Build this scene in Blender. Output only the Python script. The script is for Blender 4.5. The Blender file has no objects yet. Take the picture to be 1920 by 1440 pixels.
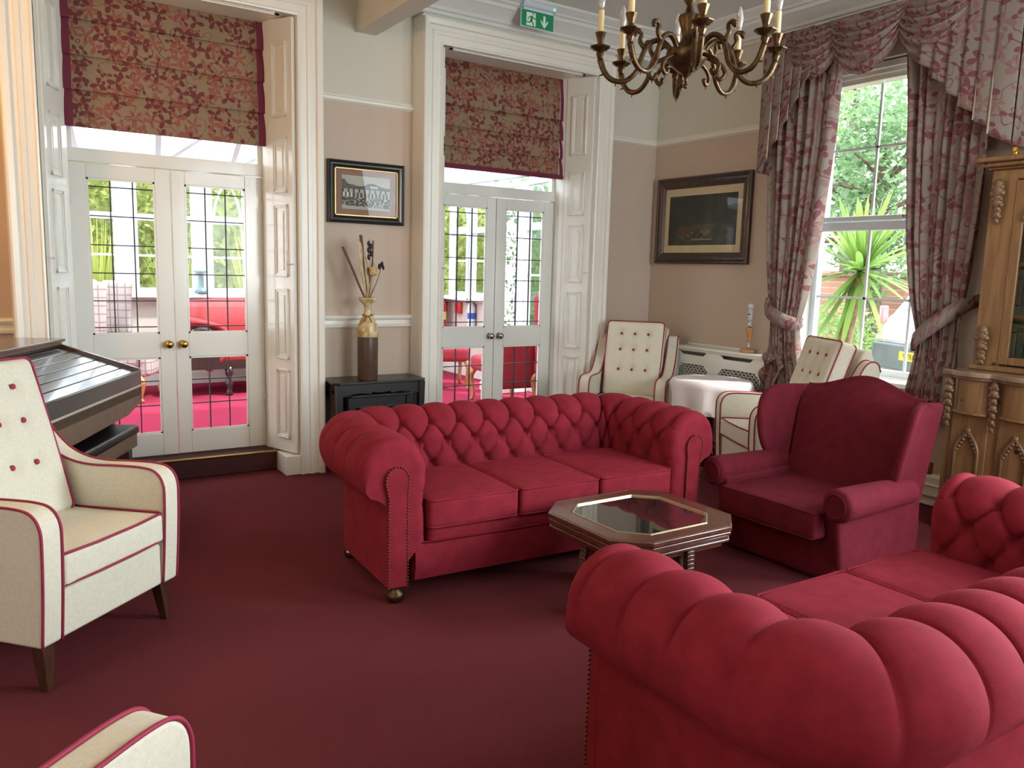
import bpy, bmesh, math, random
from math import sin, cos, pi, radians as R, sqrt, exp, hypot, atan2
from mathutils import Vector, Matrix
random.seed(7)
SC = bpy.context.scene
COL = SC.collection

# ------------------------------------------------------------------ camera
cam_d = bpy.data.cameras.new('camera'); cam = bpy.data.objects.new('camera', cam_d); COL.objects.link(cam)
cam_d.sensor_width = 36; cam_d.lens = 28.125; cam_d.clip_start = .02; cam_d.clip_end = 200
_r = Vector((.835844, -.548310, .026837)); _u = Vector((.055115, .132455, .989656)); _f = Vector((.546193, .825719, -.140931))
cam.matrix_world = Matrix(((_r.x, _u.x, -_f.x, 0), (_r.y, _u.y, -_f.y, 0), (_r.z, _u.z, -_f.z, 1.5), (0, 0, 0, 1)))
SC.camera = cam

# ------------------------------------------------------------------ light
SC.view_settings.view_transform = 'Standard'; SC.view_settings.look = 'None'
SC.view_settings.gamma = 1; SC.view_settings.use_curve_mapping = False
SC.view_settings.exposure = 0.28
W = bpy.data.worlds.new('sky'); SC.world = W; W.use_nodes = True
bg = W.node_tree.nodes['Background']; bg.inputs[0].default_value = (.90, .96, 1, 1); bg.inputs[1].default_value = 5.6
def area(name, loc, target, sx, sy, power, col):
    l = bpy.data.lights.new(name, 'AREA'); l.shape = 'RECTANGLE'; l.size = sx; l.size_y = sy; l.energy = power; l.color = col; l.spread = R(125)
    o = bpy.data.objects.new(name, l); COL.objects.link(o); o.location = loc
    o.rotation_euler = (Vector(target) - Vector(loc)).to_track_quat('-Z', 'Y').to_euler(); o['kind'] = 'helper'
    return o
# daylight through the bay and the side window behind the camera
area('added_right_daylight', (5.22, .25, 1.95), (1.2, 1.35, 1.1), 1.2, 2.1, 118, (.80, .93, 1))  # added area light for right-hand daylight, at an assumed opening out of view
area('bay_daylight', (3.5, -1.05, 2.0), (2.6, 4.6, 1.4), 1.6, 1.9, 34, (.80, .93, 1))
area('side_daylight', (-3.4, .8, 1.9), (1.6, 2.6, .6), 1.6, 1.6, 6, (.95, .97, 1))
# warm ceiling lamp of the neighbouring half of the room, left of the beam
_l = bpy.data.lights.new('warm_lamp', 'POINT'); _l.energy = 46; _l.color = (1, .48, .10); _l.shadow_soft_size = .12
_o = bpy.data.objects.new('warm_lamp', _l); COL.objects.link(_o); _o.location = (-.8, 4.4, 2.6)
_l = bpy.data.lights.new('hall_lamp', 'POINT'); _l.energy = 24; _l.color = (1, .55, .28); _l.shadow_soft_size = .2
_o = bpy.data.objects.new('hall_lamp', _l); COL.objects.link(_o); _o.location = (-1.3, .3, 2.3)
_l = bpy.data.lights.new('sun', 'SUN'); _l.energy = 6; _l.color = (1, .95, .85); _l.angle = R(3)
_o = bpy.data.objects.new('sun', _l); COL.objects.link(_o); _o.rotation_euler = Vector((-.40, .42, -.82)).to_track_quat('-Z', 'Y').to_euler()
SC.cycles.use_denoising = True
SC.cycles.max_bounces = 8; SC.cycles.diffuse_bounces = 5; SC.cycles.transparent_max_bounces = 16; SC.cycles.caustics_reflective = False
SC.cycles.caustics_refractive = False; SC.cycles.sample_clamp_indirect = 6

# ------------------------------------------------------------------ materials
def srgb(c):
    return tuple(((v / 255 / 12.92) if v / 255 <= .04045 else ((v / 255 + .055) / 1.055) ** 2.4) for v in c) + (1,)
class NT:
    def __init__(s, name):
        s.m = bpy.data.materials.new(name); s.m.use_nodes = True; s.t = s.m.node_tree
        s.b = s.t.nodes['Principled BSDF']; s.out = s.t.nodes['Material Output']
    def n(s, kind, **kw):
        nd = s.t.nodes.new(kind)
        for k, v in kw.items(): setattr(nd, k, v)
        return nd
    def l(s, a, b): s.t.links.new(a, b)
    def math(s, op, a, b=None, c=None):
        nd = s.n('ShaderNodeMath', operation=op)
        for i, v in enumerate((a, b, c)):
            if v is None: continue
            if isinstance(v, (int, float)): nd.inputs[i].default_value = v
            else: s.l(v, nd.inputs[i])
        return nd.outputs[0]
    def mix(s, fac, a, b):
        nd = s.n('ShaderNodeMix', data_type='RGBA')
        for sock, v in ((nd.inputs[0], fac), (nd.inputs[6], a), (nd.inputs[7], b)):
            if isinstance(v, (int, float, tuple)): sock.default_value = v
            else: s.l(v, sock)
        return nd.outputs[2]
    def coord(s, kind='Object'): return s.n('ShaderNodeTexCoord').outputs[kind]
    def noise(s, vec, scale, detail=3, rough=.5):
        nd = s.n('ShaderNodeTexNoise'); nd.inputs['Scale'].default_value = scale; nd.inputs['Detail'].default_value = detail
        nd.inputs['Roughness'].default_value = rough; s.l(vec, nd.inputs['Vector']); return nd.outputs[0]
    def bump(s, h, strength, dist=.002):
        nd = s.n('ShaderNodeBump'); nd.inputs['Strength'].default_value = strength; nd.inputs['Distance'].default_value = dist
        s.l(h, nd.inputs['Height']); s.l(nd.outputs[0], s.b.inputs['Normal'])
    def ramp(s, fac, lo, hi):
        nd = s.n('ShaderNodeMapRange'); nd.inputs[1].default_value = lo; nd.inputs[2].default_value = hi; s.l(fac, nd.inputs[0]); return nd.outputs[0]
def M(name, c, rough=.5, metal=0, var=.06, vs=8, bump=0, bs=300, sheen=0, coat=0, alt=None, stretch=None, emit=0, spec=None):
    """plain procedural surface: colour with noise variation, optional weave or grain bump"""
    T = NT(name); col = srgb(c); b = T.b
    co = T.coord()
    if stretch:
        mp = T.n('ShaderNodeMapping'); mp.inputs['Scale'].default_value = stretch; T.l(co, mp.inputs[0]); vec = mp.outputs[0]
    else: vec = co
    col2 = srgb(alt) if alt else tuple(max(0, v * (1 - var * 2)) for v in col[:3]) + (1,)
    T.l(T.mix(T.ramp(T.noise(vec, vs, 4), .3, .7), col, col2), b.inputs['Base Color'])
    b.inputs['Roughness'].default_value = rough; b.inputs['Metallic'].default_value = metal
    if sheen: b.inputs['Sheen Weight'].default_value = sheen; b.inputs['Sheen Roughness'].default_value = .45; b.inputs['Sheen Tint'].default_value = srgb(c)
    if coat: b.inputs['Coat Weight'].default_value = coat; b.inputs['Coat Roughness'].default_value = .08
    if spec is not None: b.inputs['Specular IOR Level'].default_value = spec
    if emit: b.inputs['Emission Color'].default_value = col; b.inputs['Emission Strength'].default_value = emit
    if bump: T.bump(T.noise(vec if stretch else co, bs, 2), bump)
    return T.m
def floral_mat(name, base, leaf, pale, scale=1.0, rough=.8, trans=.0):
    """printed linen: sprays of five-lobed leaves, single leaves and thin vines over a plain ground, from UVs in metres"""
    T = NT(name); uv = T.n('ShaderNodeTexCoord').outputs['UV']
    def layer(sc, k, L, pw, off):
        mp = T.n('ShaderNodeMapping'); mp.inputs['Scale'].default_value = (sc, sc, sc); mp.inputs['Location'].default_value = (off, off * 1.7, 0)
        T.l(uv, mp.inputs[0])
        v = T.n('ShaderNodeTexVoronoi', voronoi_dimensions='2D'); v.inputs['Scale'].default_value = 1; v.inputs['Randomness'].default_value = .75
        T.l(mp.outputs[0], v.inputs['Vector'])
        d = T.n('ShaderNodeVectorMath', operation='SUBTRACT'); T.l(mp.outputs[0], d.inputs[0]); T.l(v.outputs['Position'], d.inputs[1])
        sx = T.n('ShaderNodeSeparateXYZ'); T.l(d.outputs[0], sx.inputs[0])
        cs = T.n('ShaderNodeSeparateColor'); T.l(v.outputs['Color'], cs.inputs[0])
        ang = T.math('ADD', T.math('ARCTAN2', sx.outputs[1], sx.outputs[0]), T.math('MULTIPLY', cs.outputs[0], 6.283))
        lobe = T.math('POWER', T.math('ABSOLUTE', T.math('COSINE', T.math('MULTIPLY', ang, k))), pw)
        rad = T.math('MULTIPLY', lobe, L)
        return T.math('GREATER_THAN', rad, v.outputs['Distance']), cs.outputs[1]
    a, ra = layer(9 * scale, 1.5, .56, 2.1, .3)
    b, rb = layer(13 * scale, 1.0, .46, 3.0, 5.1)
    c, rc = layer(7.5 * scale, 2.5, .50, 2.2, 9.7)
    mp = T.n('ShaderNodeMapping'); mp.inputs['Scale'].default_value = (1, 1, 1); T.l(uv, mp.inputs[0])
    vine = T.math('LESS_THAN', T.math('ABSOLUTE', T.math('SUBTRACT', T.noise(mp.outputs[0], 7 * scale, 1), .5)), .006)
    lf, pl, bs = srgb(leaf), srgb(pale), srgb(base)
    col = T.mix(T.math('MULTIPLY', c, T.math('GREATER_THAN', rc, .25)), bs, pl)
    col = T.mix(T.math('MULTIPLY', b, T.math('GREATER_THAN', rb, .3)), col, T.mix(T.math('GREATER_THAN', rb, .65), lf, pl))
    col = T.mix(vine, col, lf)
    col = T.mix(T.math('MULTIPLY', a, T.math('GREATER_THAN', ra, .35)), col, T.mix(T.math('GREATER_THAN', ra, .78), lf, pl))
    T.l(col, T.b.inputs['Base Color']); T.b.inputs['Roughness'].default_value = rough
    T.b.inputs['Specular IOR Level'].default_value = .2
    T.bump(T.noise(T.coord(), 500, 1), .25)
    if trans:
        tr = T.n('ShaderNodeBsdfTranslucent'); T.l(col, tr.inputs[0]); mx = T.n('ShaderNodeMixShader'); mx.inputs[0].default_value = trans
        T.l(T.b.outputs[0], mx.inputs[1]); T.l(tr.outputs[0], mx.inputs[2]); T.l(mx.outputs[0], T.out.inputs[0])
    return T.m
def glass_mat(name, tint=(1, 1, 1), refl=.06, rough=.02):
    T = NT(name); T.t.nodes.remove(T.b)
    tr = T.n('ShaderNodeBsdfTransparent'); tr.inputs[0].default_value = tint + (1,)
    gl = T.n('ShaderNodeBsdfGlossy'); gl.inputs['Roughness'].default_value = rough
    fr = T.n('ShaderNodeLayerWeight'); fr.inputs[0].default_value = .5
    mx = T.n('ShaderNodeMixShader'); T.l(T.math('MULTIPLY_ADD', T.math('POWER', fr.outputs[1], 4.0), .55, refl * .6), mx.inputs[0]); T.l(tr.outputs[0], mx.inputs[1]); T.l(gl.outputs[0], mx.inputs[2]); T.l(mx.outputs[0], T.out.inputs[0])
    return T.m
def vcol_mat(name, rough=.6, coat=0):
    T = NT(name); a = T.n('ShaderNodeVertexColor', layer_name='Col'); T.l(a.outputs[0], T.b.inputs['Base Color']); T.b.inputs['Roughness'].default_value = rough
    T.b.inputs['Coat Weight'].default_value = coat; T.b.inputs['Coat Roughness'].default_value = .03
    return T.m
def wood_mat(name, c1, c2, rough=.4, scale=(1, 1, 12), coat=0, knots=False):
    T = NT(name); mp = T.n('ShaderNodeMapping'); mp.inputs['Scale'].default_value = scale; T.l(T.coord(), mp.inputs[0])
    w = T.n('ShaderNodeTexWave', wave_type='BANDS', bands_direction='X'); w.inputs['Scale'].default_value = 1.6; w.inputs['Distortion'].default_value = 9
    w.inputs['Detail'].default_value = 3; w.inputs['Detail Scale'].default_value = 1.2; T.l(mp.outputs[0], w.inputs[0])
    col = T.mix(T.math('MULTIPLY', T.math('ADD', w.outputs[1], T.noise(mp.outputs[0], 22, 4)), .5), srgb(c1), srgb(c2))
    if knots:
        v = T.n('ShaderNodeTexVoronoi'); v.inputs['Scale'].default_value = 7; T.l(T.coord(), v.inputs['Vector'])
        col = T.mix(T.math('LESS_THAN', v.outputs['Distance'], .10), col, srgb((70, 38, 18)))
    T.l(col, T.b.inputs['Base Color']); T.b.inputs['Roughness'].default_value = rough
    T.b.inputs['Coat Weight'].default_value = coat; T.b.inputs['Coat Roughness'].default_value = .12
    T.bump(w.outputs[1], .08)
    return T.m
def carpet_mat(name, c, c2):
    T = NT(name); co = T.coord()
    big = T.ramp(T.noise(co, 1.3, 3), .35, .7); fine = T.ramp(T.noise(co, 130, 3, .8), .3, .7)
    cc = T.mix(T.math('MULTIPLY', fine, .55), T.mix(T.math('MULTIPLY', big, .35), srgb(c), srgb(c2)), srgb(c2))
    T.l(cc, T.b.inputs['Base Color']); T.b.inputs['Roughness'].default_value = .95; T.b.inputs['Specular IOR Level'].default_value = 0
    T.bump(T.noise(co, 260, 2, .7), .6, .004)
    return T.m
def check_mat(name, base, line, sc=22):
    T = NT(name); sx = T.n('ShaderNodeSeparateXYZ'); T.l(T.coord(), sx.inputs[0])
    def ln(o): return T.math('LESS_THAN', T.math('FRACT', T.math('MULTIPLY', o, sc)), .14)
    f = T.math('MAXIMUM', ln(T.math('ADD', sx.outputs[0], sx.outputs[1])), ln(sx.outputs[2]))
    T.l(T.mix(T.math('MULTIPLY', f, .6), srgb(base), srgb(line)), T.b.inputs['Base Color']); T.b.inputs['Roughness'].default_value = .9
    return T.m
def brick_mat(name):
    T = NT(name); b = T.n('ShaderNodeTexBrick'); b.inputs['Color1'].default_value = srgb((176, 128, 108)); b.inputs['Color2'].default_value = srgb((150, 108, 92))
    b.inputs['Mortar'].default_value = srgb((190, 180, 165)); b.inputs['Scale'].default_value = 4.5; mp = T.n('ShaderNodeMapping'); mp.inputs['Rotation'].default_value = (R(90), 0, R(90))
    T.l(T.coord(), mp.inputs[0]); T.l(mp.outputs[0], b.inputs[0]); T.l(b.outputs[0], T.b.inputs['Base Color']); T.b.inputs['Roughness'].default_value = .9
    return T.m
def leaf_mat(name, c1, c2, trans=.35):
    T = NT(name); inf = T.n('ShaderNodeNewGeometry'); col = T.mix(inf.outputs['Random Per Island'], srgb(c1), srgb(c2))
    T.l(col, T.b.inputs['Base Color']); T.b.inputs['Roughness'].default_value = .45
    tr = T.n('ShaderNodeBsdfTranslucent'); T.l(col, tr.inputs[0]); mx = T.n('ShaderNodeMixShader'); mx.inputs[0].default_value = trans
    T.l(T.b.outputs[0], mx.inputs[1]); T.l(tr.outputs[0], mx.inputs[2]); T.l(mx.outputs[0], T.out.inputs[0])
    return T.m

WALL_LO = M('wall_beige', (196, 177, 159), .85, var=.03, vs=2, bump=.05, bs=120)
WALL_HI = M('wall_cream', (208, 203, 188), .85, var=.03, vs=2)
GLOSSW = M('gloss_white', (226, 226, 218), .22, var=.02, vs=3, coat=.3)
CASING = M('casing_white', (228, 225, 214), .32, var=.02, vs=3)
CEIL = M('ceiling_white', (214, 216, 210), .9, var=.02, vs=2)
UPVC = M('white_upvc', (204, 214, 224), .3, var=.01)
CARPET = carpet_mat('wine_carpet', (112, 54, 58), (80, 38, 42))
CARPET2 = carpet_mat('pink_carpet', (150, 52, 74), (132, 42, 62))
LINO = M('step_dark', (70, 28, 30), .8, var=.1, vs=60)
PALEB = M('pale_brass', (226, 208, 164), .3, .8)
BRASS = M('brass', (200, 160, 80), .22, 1, var=.1, vs=30)
ABRASS = M('aged_brass', (104, 80, 52), .4, .85, var=.3, vs=40)
CHROME = M('satin_nickel', (170, 168, 160), .2, 1)
LEAD = M('lead_came', (52, 46, 58), .6, .3)
GLASS = glass_mat('window_glass', refl=.02)
PIPE = M('crimson_piping', (150, 34, 66), .7, var=.08, vs=60)
CREAM = M('cream_linen', (214, 208, 188), .85, var=.05, vs=90, bump=.35, bs=420, sheen=.1)
CREAM_SH = CREAM
SOFA = M('red_wool', (134, 38, 50), .9, var=.12, vs=14, bump=.35, bs=300, sheen=.22, spec=.1)
SOFA2 = M('wine_wool', (102, 31, 42), .9, var=.12, vs=14, bump=.35, bs=300, sheen=.22, spec=.1)
STUD = M('stud_brass', (120, 84, 50), .35, .9)
DWOOD = wood_mat('dark_walnut', (74, 44, 28), (42, 24, 16), .35, (2, 14, 2), coat=.4)
MAHOG = wood_mat('mahogany', (94, 54, 40), (68, 38, 30), .28, (2, 6, 2), coat=.7)
BLACKW = M('black_stained_wood', (30, 26, 26), .42, var=.3, vs=30, coat=.25)
ORGAN = wood_mat('organ_brown', (78, 62, 52), (50, 38, 32), .3, (2, 12, 2), coat=.6)
ORGAN_S = M('organ_side', (112, 92, 74), .45, var=.1, vs=20)
VINYL = M('black_vinyl', (22, 18, 18), .38, var=.1, vs=30, bump=.3, bs=60)
PINE = wood_mat('waxed_pine', (144, 108, 70), (112, 80, 48), .42, (12, 12, 1.2), coat=.25, knots=True)
PINE_C = wood_mat('carved_pine', (128, 98, 68), (96, 68, 44), .45, (8, 8, 3), coat=.3)
BLINDF = floral_mat('blind_floral', (128, 108, 84), (98, 50, 48), (130, 76, 64), 1.15, trans=.10)
CURTF = floral_mat('curtain_floral', (140, 128, 118), (120, 74, 78), (138, 106, 102), .8, trans=.06)
LINING = M('curtain_lining', (196, 184, 164), .85)
BORDER = M('blind_border', (108, 30, 52), .8, var=.1, vs=60)
CLOTH = M('white_tablecloth', (222, 214, 214), .75, var=.03)
print('base ok')

# ------------------------------------------------------------------ objects and properties
def tag(o, label=None, cat=None, group=None, kind=None):
    if label: o['label'] = label
    if cat: o['category'] = cat
    if group: o['group'] = group
    if kind: o['kind'] = kind
    return o
def thing(name, label, cat, loc=(0, 0, 0), rz=0, group=None):
    o = bpy.data.objects.new(name, None); COL.objects.link(o); o.location = loc; o.rotation_euler = (0, 0, rz); o.empty_display_size = .1
    return tag(o, label, cat, group)
def copy_tree(o, parent=None, **kw):
    c = o.copy(); COL.objects.link(c)
    if parent is not None: c.parent = parent
    for ch in list(o.children): copy_tree(ch, c)
    return c

class MB:
    """collects shapes into one mesh"""
    def __init__(s): s.v = []; s.f = []; s.m = []; s.uv = {}; s.col = None
    def add(s, vs, fs, mi=0, uvs=None):
        b = len(s.v); s.v += [tuple(p) for p in vs]
        for k, f in enumerate(fs):
            if uvs: s.uv[len(s.f)] = [uvs[i] for i in f]
            s.f.append([i + b for i in f]); s.m.append(mi)
        return s
    def box(s, x0, x1, y0, y1, z0, z1, mi=0):
        p = [(x, y, z) for z in (z0, z1) for y in (y0, y1) for x in (x0, x1)]
        return s.add(p, [(0, 2, 3, 1), (4, 5, 7, 6), (0, 1, 5, 4), (2, 6, 7, 3), (0, 4, 6, 2), (1, 3, 7, 5)], mi)
    def obox(s, c, ax, ay, az, mi=0):
        """box from centre and three half-axis vectors"""
        c, ax, ay, az = map(Vector, (c, ax, ay, az))
        p = [c + ax * i + ay * j + az * k for k in (-1, 1) for j in (-1, 1) for i in (-1, 1)]
        return s.add(p, [(0, 2, 3, 1), (4, 5, 7, 6), (0, 1, 5, 4), (2, 6, 7, 3), (0, 4, 6, 2), (1, 3, 7, 5)], mi)
    def bar(s, a, b, w, h=None, mi=0, up=(0, 0, 1)):
        a, b = Vector(a), Vector(b); d = (b - a); L = d.length; d.normalize(); u = Vector(up)
        if abs(d.dot(u)) > .98: u = Vector((1, 0, 0))
        sx = d.cross(u).normalized(); uu = sx.cross(d)
        return s.obox((a + b) / 2, d * L / 2, sx * w / 2, uu * (h or w) / 2, mi)
    def prism(s, pts, fn, d0, d1, mi=0):
        """closed outline pts (a,b) extruded from d0 to d1; fn(a,b,d)->xyz"""
        n = len(pts); vs = [fn(a, b, d0) for a, b in pts] + [fn(a, b, d1) for a, b in pts]
        fs = [tuple(range(n))[::-1], tuple(range(n, 2 * n))] + [(i, (i + 1) % n, n + (i + 1) % n, n + i) for i in range(n)]
        return s.add(vs, fs, mi)
    def tube(s, pts, r, n=8, closed=False, mi=0, cap=True, flat=None):
        pts = [Vector(p) for p in pts]; m = len(pts); rs = r if isinstance(r, (list, tuple)) else [r] * m
        vs = []; prev = None
        for i, p in enumerate(pts):
            if closed: t = pts[(i + 1) % m] - pts[i - 1]
            else: t = pts[min(i + 1, m - 1)] - pts[max(i - 1, 0)]
            if t.length < 1e-9: t = Vector((0, 0, 1))
            t.normalize()
            if prev is None:
                a = Vector((0, 0, 1)) if abs(t.z) < .9 else Vector((1, 0, 0)); nrm = t.cross(a).normalized()
            else:
                nrm = prev - t * prev.dot(t)
                nrm = nrm.normalized() if nrm.length > 1e-6 else t.cross(Vector((0, 0, 1))).normalized()
            prev = nrm; bn = t.cross(nrm); k2 = flat or 1
            for k in range(n):
                a = 2 * pi * k / n; vs.append(p + (nrm * cos(a) + bn * sin(a) * k2) * rs[i])
        fs = []
        for i in range(m if closed else m - 1):
            j = (i + 1) % m
            for k in range(n): fs.append((i * n + k, i * n + (k + 1) % n, j * n + (k + 1) % n, j * n + k))
        if cap and not closed: fs += [tuple(range(n))[::-1], tuple((m - 1) * n + k for k in range(n))]
        return s.add(vs, fs, mi)
    def lathe(s, prof, n=24, c=(0, 0, 0), mi=0, squash=1, ang=0):
        vs = []
        for (r, z) in prof:
            for k in range(n):
                a = 2 * pi * k / n + ang; vs.append((c[0] + r * cos(a), c[1] + r * sin(a) * squash, c[2] + z))
        m = len(prof); fs = [(i * n + k, i * n + (k + 1) % n, (i + 1) * n + (k + 1) % n, (i + 1) * n + k) for i in range(m - 1) for k in range(n)]
        fs += [tuple(range(n))[::-1], tuple((m - 1) * n + k for k in range(n))]
        return s.add(vs, fs, mi)
    def ball(s, c, r, n=8, mi=0, sc=(1, 1, 1)):
        prof = [(max(1e-4, sin(pi * i / n)) * r, -cos(pi * i / n) * r) for i in range(n + 1)]
        b = len(s.v); s.lathe(prof, n + 4, (0, 0, 0), mi)
        for i in range(b, len(s.v)): x, y, z = s.v[i]; s.v[i] = (c[0] + x * sc[0], c[1] + y * sc[1], c[2] + z * sc[2])
        return s
    def grid(s, nu, nv, fn, mi=0, uv=None, flip=False):
        vs = [fn(i / nu, j / nv) for j in range(nv + 1) for i in range(nu + 1)]
        fs = [(j * (nu + 1) + i, j * (nu + 1) + i + 1, (j + 1) * (nu + 1) + i + 1, (j + 1) * (nu + 1) + i) for j in range(nv) for i in range(nu)]
        if flip: fs = [f[::-1] for f in fs]
        uvs = [uv(i / nu, j / nv) for j in range(nv + 1) for i in range(nu + 1)] if uv else None
        return s.add(vs, fs, mi, uvs)
    def xf(s, mat):
        s.v = [tuple(mat @ Vector(p)) for p in s.v]; return s
    def build(s, name, mats, parent=None, smooth=False, bevel=0, seg=2, solid=0, sub=0, label=None, ang=40):
        me = bpy.data.meshes.new(name); me.from_pydata(s.v, [], s.f)
        for m in (mats if isinstance(mats, (list, tuple)) else [mats]): me.materials.append(m)
        me.polygons.foreach_set('material_index', s.m)
        if s.uv:
            ul = me.uv_layers.new(name='UVMap')
            for p in me.polygons:
                q = s.uv.get(p.index)
                if q:
                    for li, c in zip(p.loop_indices, q): ul.data[li].uv = c
        if s.col:
            ca = me.color_attributes.new('Col', 'BYTE_COLOR', 'CORNER')
            for p in me.polygons:
                for li in p.loop_indices: ca.data[li].color_srgb = tuple(s.col[p.index]) + (1,)
        me.validate(); me.update()
        bmx = bmesh.new(); bmx.from_mesh(me)
        if smooth != 'raw': bmesh.ops.recalc_face_normals(bmx, faces=bmx.faces) if not s.uv or solid else None
        bmx.to_mesh(me); bmx.free()
        o = bpy.data.objects.new(name, me); COL.objects.link(o)
        if parent: o.parent = parent
        if label: o['label'] = label
        if bevel:
            md = o.modifiers.new('bevel', 'BEVEL'); md.width = bevel; md.segments = seg; md.limit_method = 'ANGLE'; md.angle_limit = R(35); md.harden_normals = False
        if solid:
            md = o.modifiers.new('solid', 'SOLIDIFY'); md.thickness = solid; md.offset = 0
        if sub:
            md = o.modifiers.new('sub', 'SUBSURF'); md.levels = sub; md.render_levels = sub
        if smooth or bevel or sub:
            if bevel or smooth == 'auto':
                me.polygons.foreach_set('use_smooth', [True] * len(me.polygons))
                me.set_sharp_from_angle(angle=R(ang))
                if bevel and seg > 1:
                    pass
            else: me.polygons.foreach_set('use_smooth', [True] * len(me.polygons))
        return o
def structure(name, mb, mats, parent=None, **kw):
    o = mb.build(name, mats, parent, **kw)
    if parent is None: o['kind'] = 'structure'
    return o
def rounded_box(hx, hy, hz, r, n=6, fn=None, seg=4):
    """rounded box about the origin; fn(p)->p moves each point"""
    mb = MB()
    def samp(h):
        k = [-h + r * (1 - cos(pi / 2 * i / seg)) * 1 for i in range(seg)]
        inner = [-(h - r) + 2 * (h - r) * i / n for i in range(n + 1)]
        return k + inner + [-v for v in reversed(k)]
    H = (hx, hy, hz)
    for ax in range(3):
        a, b = [i for i in range(3) if i != ax]
        A, B = samp(H[a]), samp(H[b])
        for sg in (-1, 1):
            vs = []
            for q in B:
                for p in A:
                    v = [0, 0, 0]; v[a] = p; v[b] = q; v[ax] = sg * H[ax]
                    inn = [max(-(H[i] - r), min(H[i] - r, v[i])) for i in range(3)]
                    d = Vector([v[i] - inn[i] for i in range(3)])
                    if d.length > 1e-9: d = d.normalized() * r
                    w = Vector(inn) + d; vs.append(tuple(fn(w)) if fn else tuple(w))
            na = len(A); fs = [(j * na + i, j * na + i + 1, (j + 1) * na + i + 1, (j + 1) * na + i) for j in range(len(B) - 1) for i in range(na - 1)]
            mb.add(vs, fs)
    return mb
def weld(o, d=1e-4):
    bmx = bmesh.new(); bmx.from_mesh(o.data); bmesh.ops.remove_doubles(bmx, verts=bmx.verts, dist=d); bmesh.ops.recalc_face_normals(bmx, faces=bmx.faces)
    bmx.to_mesh(o.data); bmx.free(); o.data.polygons.foreach_set('use_smooth', [True] * len(o.data.polygons)); return o
def spline(pts, n=8, closed=False):
    """Catmull-Rom through the points"""
    P = [Vector(p) for p in pts]; m = len(P); out = []
    for i in range(m if closed else m - 1):
        p0 = P[i - 1] if (closed or i > 0) else P[0] * 2 - P[1]; p1 = P[i]; p2 = P[(i + 1) % m]
        p3 = P[(i + 2) % m] if (closed or i + 2 < m) else P[-1] * 2 - P[-2]
        for k in range(n):
            t = k / n; out.append(.5 * ((2 * p1) + (p2 - p0) * t + (2 * p0 - 5 * p1 + 4 * p2 - p3) * t * t + (3 * p1 - p0 - 3 * p2 + p3) * t ** 3))
    if not closed: out.append(P[-1])
    return out
def interp(x, tab):
    if x <= tab[0][0]: return tab[0][1]
    for (a, va), (b, vb) in zip(tab, tab[1:]):
        if x <= b: return va + (vb - va) * (x - a) / (b - a)
    return tab[-1][1]
# ================================================================== THE ROOM
XB, YA, YF, YD, ZC, ZS = 5.295, 5.683, 5.498, 5.94, 3.55, .137
WY0, WY1, WZ0, WZ1 = 2.86, 4.03, .79, 3.02
m = MB().box(-3.6, 5.6, -1.2, 6.0, -.1, 0)
structure('floor', m, CARPET)
# ceiling
structure('ceiling', MB().box(-3.6, 5.6, -1.2, 5.9, ZC, ZC + .1), CEIL)
structure('beam', MB().box(2.335, 2.49, -1.2, YA, 3.16, ZC), WALL_HI)

structure('wall_back', MB().box(-3.6, 2.6, -1.3, -1.2, 0, ZC).box(4.4, 5.6, -1.3, -1.2, 0, ZC).box(2.6, 4.4, -1.3, -1.2, 0, .8).box(2.6, 4.4, -1.3, -1.2, 2.98, ZC), WALL_HI)
structure('wall_left', MB().box(-3.7, -3.6, -1.3, .3, 0, ZC).box(-3.7, -3.6, 1.3, 5.9, 0, ZC).box(-3.7, -3.6, .3, 1.3, 0, .9).box(-3.7, -3.6, .3, 1.3, 2.8, ZC), WALL_HI)
# far wall: piers round the two door bays, alcove between them
m = MB()
def wl(x0, x1, y0, y1, z0=0, z1=ZC):
    m.box(x0, x1, y0, y1, z0, min(z1, 2.68), 0)
    if z1 > 2.68: m.box(x0, x1, y0, y1, 2.68, z1, 1)
wl(-3.6, .14, YA, 5.98); wl(2.03, 2.797, YA, 5.98); wl(4.63, XB + .3, YA, 5.98)
m.box(.14, 2.03, YF + .03, 5.98, 3.335, ZC, 1); m.box(2.797, 4.63, YF + .03, 5.98, 3.335, ZC, 1)
structure('wall_far', m, [WALL_LO, WALL_HI])
# casings: mitred moulded frames standing proud of the wall, with plain returns
PROF = [(0, 0), (0, .018), (.012, .022), (.02, .012), (.06, .012), (.066, .022), (.09, .022), (.096, .014), (.125, .014), (.131, .034), (.160, .040), (.172, .034), (.178, 0)]
def casing(name, x0, x1, z1, w):
    m = MB(); k = w / .178; pr = [(a * k, d) for a, d in PROF]; n = len(pr); vs = []
    for st in range(4):
        for a, d in pr:
            x = (x0 - a) if st < 2 else (x1 + a); z = 0 if st in (0, 3) else z1 + a * .195 / .178
            vs.append((x, YF + .03 - d, z))
    m.add(vs, [(s * n + i, s * n + i + 1, (s + 1) * n + i + 1, (s + 1) * n + i) for s in range(3) for i in range(n - 1)])
    m.box(x0 - w, x0, YF + .03, YA + .25, 0, z1 + .19); m.box(x1, x1 + w, YF + .03, YA + .25, 0, z1 + .19); m.box(x0, x1, YF + .03, YA + .25, z1 + .01, z1 + .19)
    return structure(name, m, CASING)
casing('trim_1', .318, 1.85, 3.143, .178)
casing('trim_2', 2.954, 4.455, 3.143, .165)
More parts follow.
